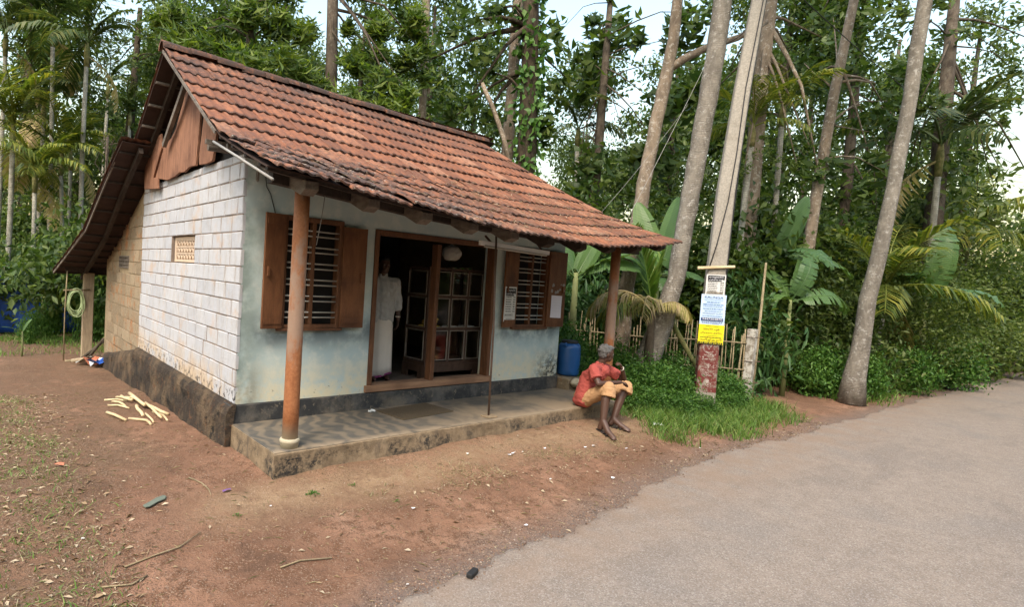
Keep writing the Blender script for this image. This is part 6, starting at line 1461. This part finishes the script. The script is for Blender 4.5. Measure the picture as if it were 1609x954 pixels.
rng = np.random.default_rng(16)
def scrap(x, y, s, mat, rng, hgt=.5):
    b = MB(); n = 7; a0 = rng.uniform(0, 6.28); c = Vector((x, y, float(gz(x, y)) + .012)); vs = [c + Vector((0, 0, s*hgt*.5))]
    for k in range(n): a = a0 + 2*math.pi*k/n; r = s*rng.uniform(.5, 1.1); vs.append(c + Vector((math.cos(a)*r*1.3, math.sin(a)*r*.8, rng.uniform(0, s*hgt))))
    return b.add(vs, [(0, 1+k, 1+(k+1) % n) for k in range(n)]).build('paper_scrap', mat)
for i, (x, y) in enumerate(papers):
    tag(scrap(x, y, rng.uniform(.012, .028), MAT['paper'] if i % 3 else MAT['poster_grey'], rng), 'small crumpled pale scrap of litter on the bare earth', 'litter', 'pale litter scraps on the yard')
tag(scrap(5.45, -1.64, .1, MAT['paper'], rng, .7), 'large crumpled white paper at the grass edge beside the seated man', 'litter')
tag(scrap(-1.5, .11, .045, MAT['redclay'], rng, .6), 'orange wrapper lying in the grass at the left edge of the yard', 'litter')
tag(scrap(-.43, -1.08, .035, simple('purple_foil', (.16, .08, .22), .5, .2, 20), rng, .5), 'small purple wrapper on the earth left of the veranda corner', 'litter')
b = MB(); M = frame_m((-.99, -1.06, float(gz(-.99, -1.06))+.012), Vector((.8, .6, 0)), Vector((-.6, .8, 0)), up_)
for i in range(2): b.prism([M @ Vector((x, y, .012*i)) for x, y in ((-.12, -.02), (-.09, -.04), (.0, -.032), (.07, -.045), (.115, -.02), (.12, .012), (.06, .03), (-.02, .022), (-.1, .022))][:], Vector((.0, 0, .012))) if i == 0 else None
o = b.build('flattened_scrap', simple('grey_green_rubber', (.11, .13, .10), .8, .35, 14), None, bevel=.005); tag(o, 'flat grey-green rubber scrap lying on the bare earth', 'scrap')
tag(MB().box((-.055, -.022, 0), (.055, .022, .03), frame_m((.54, -3.03, .02), Vector((.93, .36, 0)), Vector((-.36, .93, 0)), up_)).build('dark_packet', MAT['cable'], None, bevel=.006), 'small dark packet lying at the road edge in front', 'packet')
for i, (pts, lb) in enumerate([([(-.62, -.7), (-.56, -.85), (-.55, -1.0), (-.57, -1.12)], 'thin dry twig lying left of the veranda corner'), ([(-1.35, -1.85), (-1.15, -1.8), (-1.0, -1.78), (-.82, -1.66)], 'dry forked twig with a few leaves in the near left yard'), ([(-.5, -2.3), (-.35, -2.28), (-.15, -2.36)], 'short pale twig lying in front near the lower edge'), ([(-1.5, -2.0), (-1.35, -2.05), (-1.25, -2.0)], 'small bent twig at the lower left corner')]):
    tag(MB().tube([(x, y, float(gz(x, y))+.012) for x, y in pts], [.006, .006, .005, .003][:len(pts)], 5).build('twig', MAT['bamboo'], None, True), lb, 'twig')
# left: porch things
hz_ = empty('hose_coil', (-.42, 8.16, 1.25)); tag(hz_, 'coil of pale green garden hose hung beside the porch post', 'hose')
rng = np.random.default_rng(9)
for k in range(7):
    ox, oz, w, h = rng.normal(0, .02), rng.normal(0, .02), rng.uniform(.09, .15), rng.uniform(.2, .28)
    MB().tube([(w*math.cos(a)+ox, -.12 + .015*k + .02*math.sin(a*2+k), -h + h*math.sin(a) + oz) for a in np.linspace(0, 2*math.pi, 25)], .009, 6, False).build('loop', MAT['hose'], hz_, True)
MB().tube([(-.24, -.06, .0), (.25, -.06, .03)], .016, 6).build('hanger_stick', MAT['bamboo'], hz_, True)
tag(MB().tube([(-.62, 8.05, float(gz(-.62, 8.05))-.02), (-.62, 8.05, .8), (-.60, 8.05, 1.66)], .012, 6).build('thin_stake', MAT['bamboo'], None, True), 'thin upright stake under the porch eave left of the hose', 'stake')
b = MB(); n = 22; vs = []
for i in range(n+1):
    for k in range(7):
        u, v = i/n, k/6; x = lerp(-2.6, 1.5, u); vs.append((x, 13.3 + .18*math.sin(9*u)*(1-v*.4) + .08*math.sin(23*u+3*v), lerp(-.25, 1.35 + .1*math.sin(5*u+1) + .06*math.sin(17*u), v)))
fs = [(i*7+k, (i+1)*7+k, (i+1)*7+k+1, i*7+k+1) for i in range(n) for k in range(6)]
o = b.add(vs, fs).build('tarpaulin', MAT['tarp'], None, True); s_ = o.modifiers.new('s', 'SOLIDIFY'); s_.thickness = .01; tag(o, 'blue tarpaulin screen hanging behind the porch at the left', 'tarpaulin')
GF = 'firewood and debris at the rear corner'
for i, (a, c, r, m_, lb) in enumerate([((-.35, 7.9, 0), (.12, 7.45, .55), .035, 'brown_bark', 'dark branch leaning on the rear house corner'), ((-.5, 7.7, .02), (.05, 7.3, .12), .05, 'post_wood', 'thick log lying at the rear house corner'), ((-.25, 7.5, .1), (-.02, 7.2, .55), .03, 'brown_bark', 'short stake standing against the laterite wall'), ((-.6, 7.9, .0), (-.1, 7.6, .05), .03, 'bamboo', 'thin log on the ground by the porch post'), ((-.2, 7.75, .05), (.2, 7.4, .8), .022, 'bamboo', 'long thin branch propped under the porch')]):
    z0 = float(gz(a[0], a[1])); tag(MB().tube([Vector(a) + Vector((0, 0, z0)), Vector(a).lerp(Vector(c), .5) + Vector((.02, 0, z0+.02)), Vector(c) + Vector((0, 0, z0))], [r, r*.9, r*.7], 7, True, .08, rng).build('firewood', MAT[m_], None, True), lb, 'firewood', GF)
for i, (x, y, m_, lb) in enumerate([(-.2, 7.25, 'redclay', 'broken red clay piece at the rear corner'), (-.12, 7.1, 'redclay', 'flat red clay shard leaning on the plinth'), (-.16, 6.95, 'paper', 'white plastic scrap stuffed by the plinth'), (-.15, 6.8, 'tarp', 'small blue plastic scrap by the plinth'), (-.28, 7.35, 'bag', 'crumpled pale bag among the firewood')]):
    o = scrap(x, y, .18, MAT[m_], rng, 1.1); o.name = 'debris'; tag(o, lb, 'debris', GF)

# ------------------------------------------------------------------ small growth and loose matter nobody could count
def blades(name, pts, hmin, hmax, w, mat, rng, lean=.5):
    n = len(pts); P_ = np.asarray(pts); z = gz(P_[:, 0], P_[:, 1]); base = np.stack([P_[:, 0], P_[:, 1], z-.01], -1); h = rng.uniform(hmin, hmax, n)[:, None]
    az = rng.uniform(0, 6.28, n); s = np.stack([np.cos(az), np.sin(az), np.zeros(n)], -1)*w*.5*rng.uniform(.6, 1.3, (n, 1)); l = rng.normal(size=(n, 3))*lean; l[:, 2] = 0
    m1 = base + h*.55*np.array([0, 0, 1.]) + l*h*.3; tip = base + h*np.array([0, 0, .92]) + l*h
    V = np.stack([base-s, base+s, m1+s*.8, m1-s*.8, tip], 1).reshape(-1, 3); b = np.arange(n)[:, None]*5
    F = np.concatenate([b+np.array([0, 1, 2]), b+np.array([0, 2, 3]), b+np.array([3, 2, 4])], 0); return link(name, np_mesh(name, V, F, MAT[mat]))
rng = np.random.default_rng(90)
def scatter(n, fn, x0, x1, y0, y1):
    out = []
    while len(out) < n:
        x, y = rng.uniform(x0, x1, 4000), rng.uniform(y0, y1, 4000); k = rng.random(4000) < fn(x, y); out += list(zip(x[k], y[k]))
        if not k.any(): break
    return out[:n]
def gr(x, y):
    e = ((x-7.3)/2.3)**2 + ((y+1.62)/.76)**2 + .5*wob(x, y, 3., 2.) + .3*wob(x, y, 9., 4.); up = np.where((x > 5.4) & (x < 9.2) & (y > -1.4) & (y < 1.0), .5, 0)
    return np.clip(np.maximum((1.15-e)*1.1, up), 0, 1)*(y > road_edge(x)+.12)
tag(blades('grass', scatter(15000, gr, 5, 9.8, -2.5, 1.0), .04, .25, .011, 'grass', rng, .6), 'bright green grass around the foot of the electricity pole', 'grass', kind='stuff')
def grv(x, y): return np.clip((y - road_edge(x) - .1)/.5, 0, 1)*np.clip(1.6-(y+1.6), 0, 1)*np.clip((x-11.6)/.8, 0, 1)*(.55+.5*wob(x, y, 1.2, 6.))
tag(blades('verge_grass', scatter(12000, grv, 11.5, 30, -3.4, .4), .06, .26, .016, 'grass', rng, .5), 'green verge grass along the road to the right', 'grass', kind='stuff')
tag(blades('verge_straw', scatter(2600, gr, 4.9, 9.8, -2.5, 1.0), .03, .14, .009, 'drygrass', rng, 1.1), 'dry stalks mixed into the grass around the pole', 'grass', kind='stuff')
def gl(x, y): return np.clip((-1.28 - .06*y - x + .22*wob(x, y, 2.6, 3.))/.25, 0, 1)*(.35+.65*(wob(x, y, 4.5, 8.) > .05))
tag(blades('sparse_grass', scatter(5200, gl, -3.2, -.9, -3.0, 4.2), .015, .06, .008, 'grass', rng, 1.0), 'sparse short grass on the left edge of the yard', 'grass', kind='stuff')
tag(blades('dry_grass', scatter(5200, gl, -3.2, -.9, -3.0, 4.2), .012, .045, .008, 'drygrass', rng, 1.6), 'dry straw and grass stalks on the left edge of the yard', 'grass', kind='stuff')
def bank(x, y): return np.clip(1-np.abs(y+1.72+.12*wob(x, y, 2., 1.))/.22, 0, 1)*(wob(x, y, 3., 5.) > -.1)
tag(blades('bank_grass', scatter(1800, bank, .6, 5.2, -2.1, -1.4), .01, .045, .006, 'drygrass', rng, 1.2), 'withered tufts along the little earth bank before the veranda', 'grass', kind='stuff')
def gard(x, y): return .25 + .75*(wob(x, y, 1.5, 2.) > .1)
tag(blades('garden_weeds', scatter(6000, gard, -4, 1.4, 8.9, 14), .04, .16, .016, 'grass', rng, .6), 'weedy ground cover in the garden under the palms', 'weeds', kind='stuff')
for i, (x, y, s, lb) in enumerate([(.16, -1.49, .055, 'tiny bright green weed in front of the veranda corner'), (.56, -1.48, .035, 'tiny weed tuft on the earth bank near the corner'), (-.51, -1.54, .035, 'tiny weed left of the veranda corner'), (.78, -1.85, .03, 'tiny pale weed in the trodden yard')]):
    e = empty('weed', (x, y, float(gz(x, y))), i); tag(e, lb, 'weed'); nw = int(900*s); u = rnd_unit(rng, nw); u[:, 2] = np.abs(u[:, 2])*.6; c_ = u*s*rng.uniform(.2, 1, (nw, 1))
    V, F = leaf_faces(c_, unit(u + np.array([0, 0, .3])), unit(rng.normal(size=(nw, 3))*.5 + np.array([0, 0, 1.])), rng.uniform(.5, 1, nw)*s*.6, rng.uniform(.25, .5, nw)*s*.6); link('foliage', np_mesh('foliage', V, F, MAT['weed']), e)
# pebbles
def pebbles(name, pts, smin, smax, mat, label):
    n = len(pts); P_ = np.asarray(pts); z = gz(P_[:, 0], P_[:, 1]); z = np.where(P_[:, 1] < road_edge(P_[:, 0]), .016, z); s = rng.uniform(smin, smax, n)[:, None]*rng.random((n, 1))**.5
    c = np.stack([P_[:, 0], P_[:, 1], z], -1); o = np.array([(1, 0, 0), (-1, 0, 0), (0, 1, 0), (0, -1, 0), (0, 0, .8), (0, 0, -.6)]); a = rng.uniform(0, 6.28, n)
    R = np.stack([np.stack([np.cos(a), -np.sin(a)], -1), np.stack([np.sin(a), np.cos(a)], -1)], 1); oo = np.repeat(o[None], n, 0)*rng.uniform(.6, 1.3, (n, 6, 1)); oo[:, :, :2] = np.einsum('nij,nkj->nki', R, oo[:, :, :2])
    V = (c[:, None] + oo*s[:, None]).reshape(-1, 3); f = np.array([(0, 2, 4), (2, 1, 4), (1, 3, 4), (3, 0, 4), (2, 0, 5), (1, 2, 5), (3, 1, 5), (0, 3, 5)]); F = (np.arange(n)[:, None, None]*6 + f).reshape(-1, 3)
    return tag(link(name, np_mesh(name, V, F, mat)), label, 'gravel', kind='stuff')
t = NT('pebble'); r_ = t.geo('Random Per Island'); MAT['pebble'] = t.done(t.bsdf(t.ramp(r_, [(0, (.07, .042, .03)), (.4, (.2, .11, .07)), (.8, (.27, .18, .12)), (1, (.38, .31, .25))]), .9))
fpeb = lambda x, y: np.where(y > road_edge(x), .45 + .5*np.clip(1-(y-road_edge(x))/.5, 0, 1), .0)*np.clip((.2-y)/.6+(x < 0), 0, 1)*~((x > -.02) & (x < 5.4) & (y > -1.12))
pebbles('gravel', scatter(9000, fpeb, -2.4, 6.4, -3.2, 3.0), .002, .009, MAT['pebble'], 'fine reddish grit scattered over the yard')
fe = lambda x, y: np.clip(1-np.abs(y-road_edge(x)-.12)/.22, 0, 1)
pebbles('road_edge_gravel', scatter(6000, fe, -1.5, 9, -3.4, -2.0), .003, .011, MAT['pebble'], 'grey gravel crumbled along the road edge')
# fallen leaves
def litter(name, pts, smin, smax, label, mat='litter', on_roof=False):
    n = len(pts); P_ = np.asarray(pts, float); z = gz(P_[:, 0], P_[:, 1]); z = np.where(P_[:, 1] < road_edge(P_[:, 0]), .018, z); a = rng.uniform(0, 6.28, n)
    C = np.stack([P_[:, 0], P_[:, 1], z+.006], -1); D = unit(np.stack([np.cos(a), np.sin(a), rng.normal(0, .16, n)+.08], -1)); N = unit(rng.normal(size=(n, 3))*.35 + np.array([0, 0, 1.])); ln = rng.uniform(smin, smax, n)
    V, F = leaf_faces(C, D, N, ln, ln*rng.uniform(.18, .5, n), .22, .05); return tag(link(name, np_mesh(name, V, F, MAT[mat])), label, 'leaf litter', kind='stuff')
ff = lambda x, y: np.clip(.10 + 1.2*np.clip((-1.1-x)/.4, 0, 1) + .75*np.clip(1-np.abs(y+1.95)/.25, 0, 1)*(x > 1) + .9*np.clip(1-np.abs(y-road_edge(x)-.1)/.14, 0, 1)*(x > 4), 0, 1)*(y > road_edge(x)-.03)*~((x > -.1) & (y > -1.12) & (x < 5.4))
litter('fallen_leaves', scatter(3800, ff, -2.6, 9.2, -3.2, 4), .018, .062, 'dry fallen leaves strewn over the yard edges')
ft = lambda x, y: np.clip(.25 + .9*np.clip((-1.0-x)/.4, 0, 1) + .5*np.clip(1-np.abs(y+1.8)/.3, 0, 1), 0, 1)*(y > road_edge(x)-.02)*~((x > -.1) & (y > -1.12) & (x < 5.4))
def stalks(name, pts, label):
    n = len(pts); P_ = np.asarray(pts, float); a = rng.uniform(0, 6.28, n); C = np.stack([P_[:, 0], P_[:, 1], gz(P_[:, 0], P_[:, 1])+.006], -1); D = unit(np.stack([np.cos(a), np.sin(a), rng.normal(0, .06, n)], -1))
    V, F = leaf_faces(C, D, np.repeat(np.array([[0, 0, 1.]]), n, 0), rng.uniform(.03, .11, n), np.full(n, .0045), .3, .03); return tag(link(name, np_mesh(name, V, F, MAT['drygrass'])), label, 'leaf litter', kind='stuff')
stalks('dry_stalks', scatter(1500, ft, -2.6, 6.5, -3.1, 4), 'thin dry stalks scattered over the trodden yard')
# straw and needles caught on the tiles
Lp = []
for i in range(560):
    t_ = rng.uniform(6.2, 10.9); x = rng.uniform(2.6, 5.7) if rng.random() < .8 else rng.uniform(.4, 3); p, ax, up, nn = roof_frame(x, t_)
    d = (up*rng.normal(.3, .6) + ax*rng.normal(0, 1)).normalized(); q = p + nn*rng.uniform(.05, .07); Lp.append((q, d, nn))
C = np.array([q for q, d, nn in Lp]); D = np.array([d for q, d, nn in Lp]); N = np.array([nn for q, d, nn in Lp]); n = len(Lp)
V, F = leaf_faces(C, D, N, rng.uniform(.05, .16, n), np.full(n, .009), .1, .02); tag(link('roof_straw', np_mesh('roof_straw', V, F, MAT['litter'])), 'dry needles and straw caught on the right part of the roof', 'leaf litter', kind='stuff')
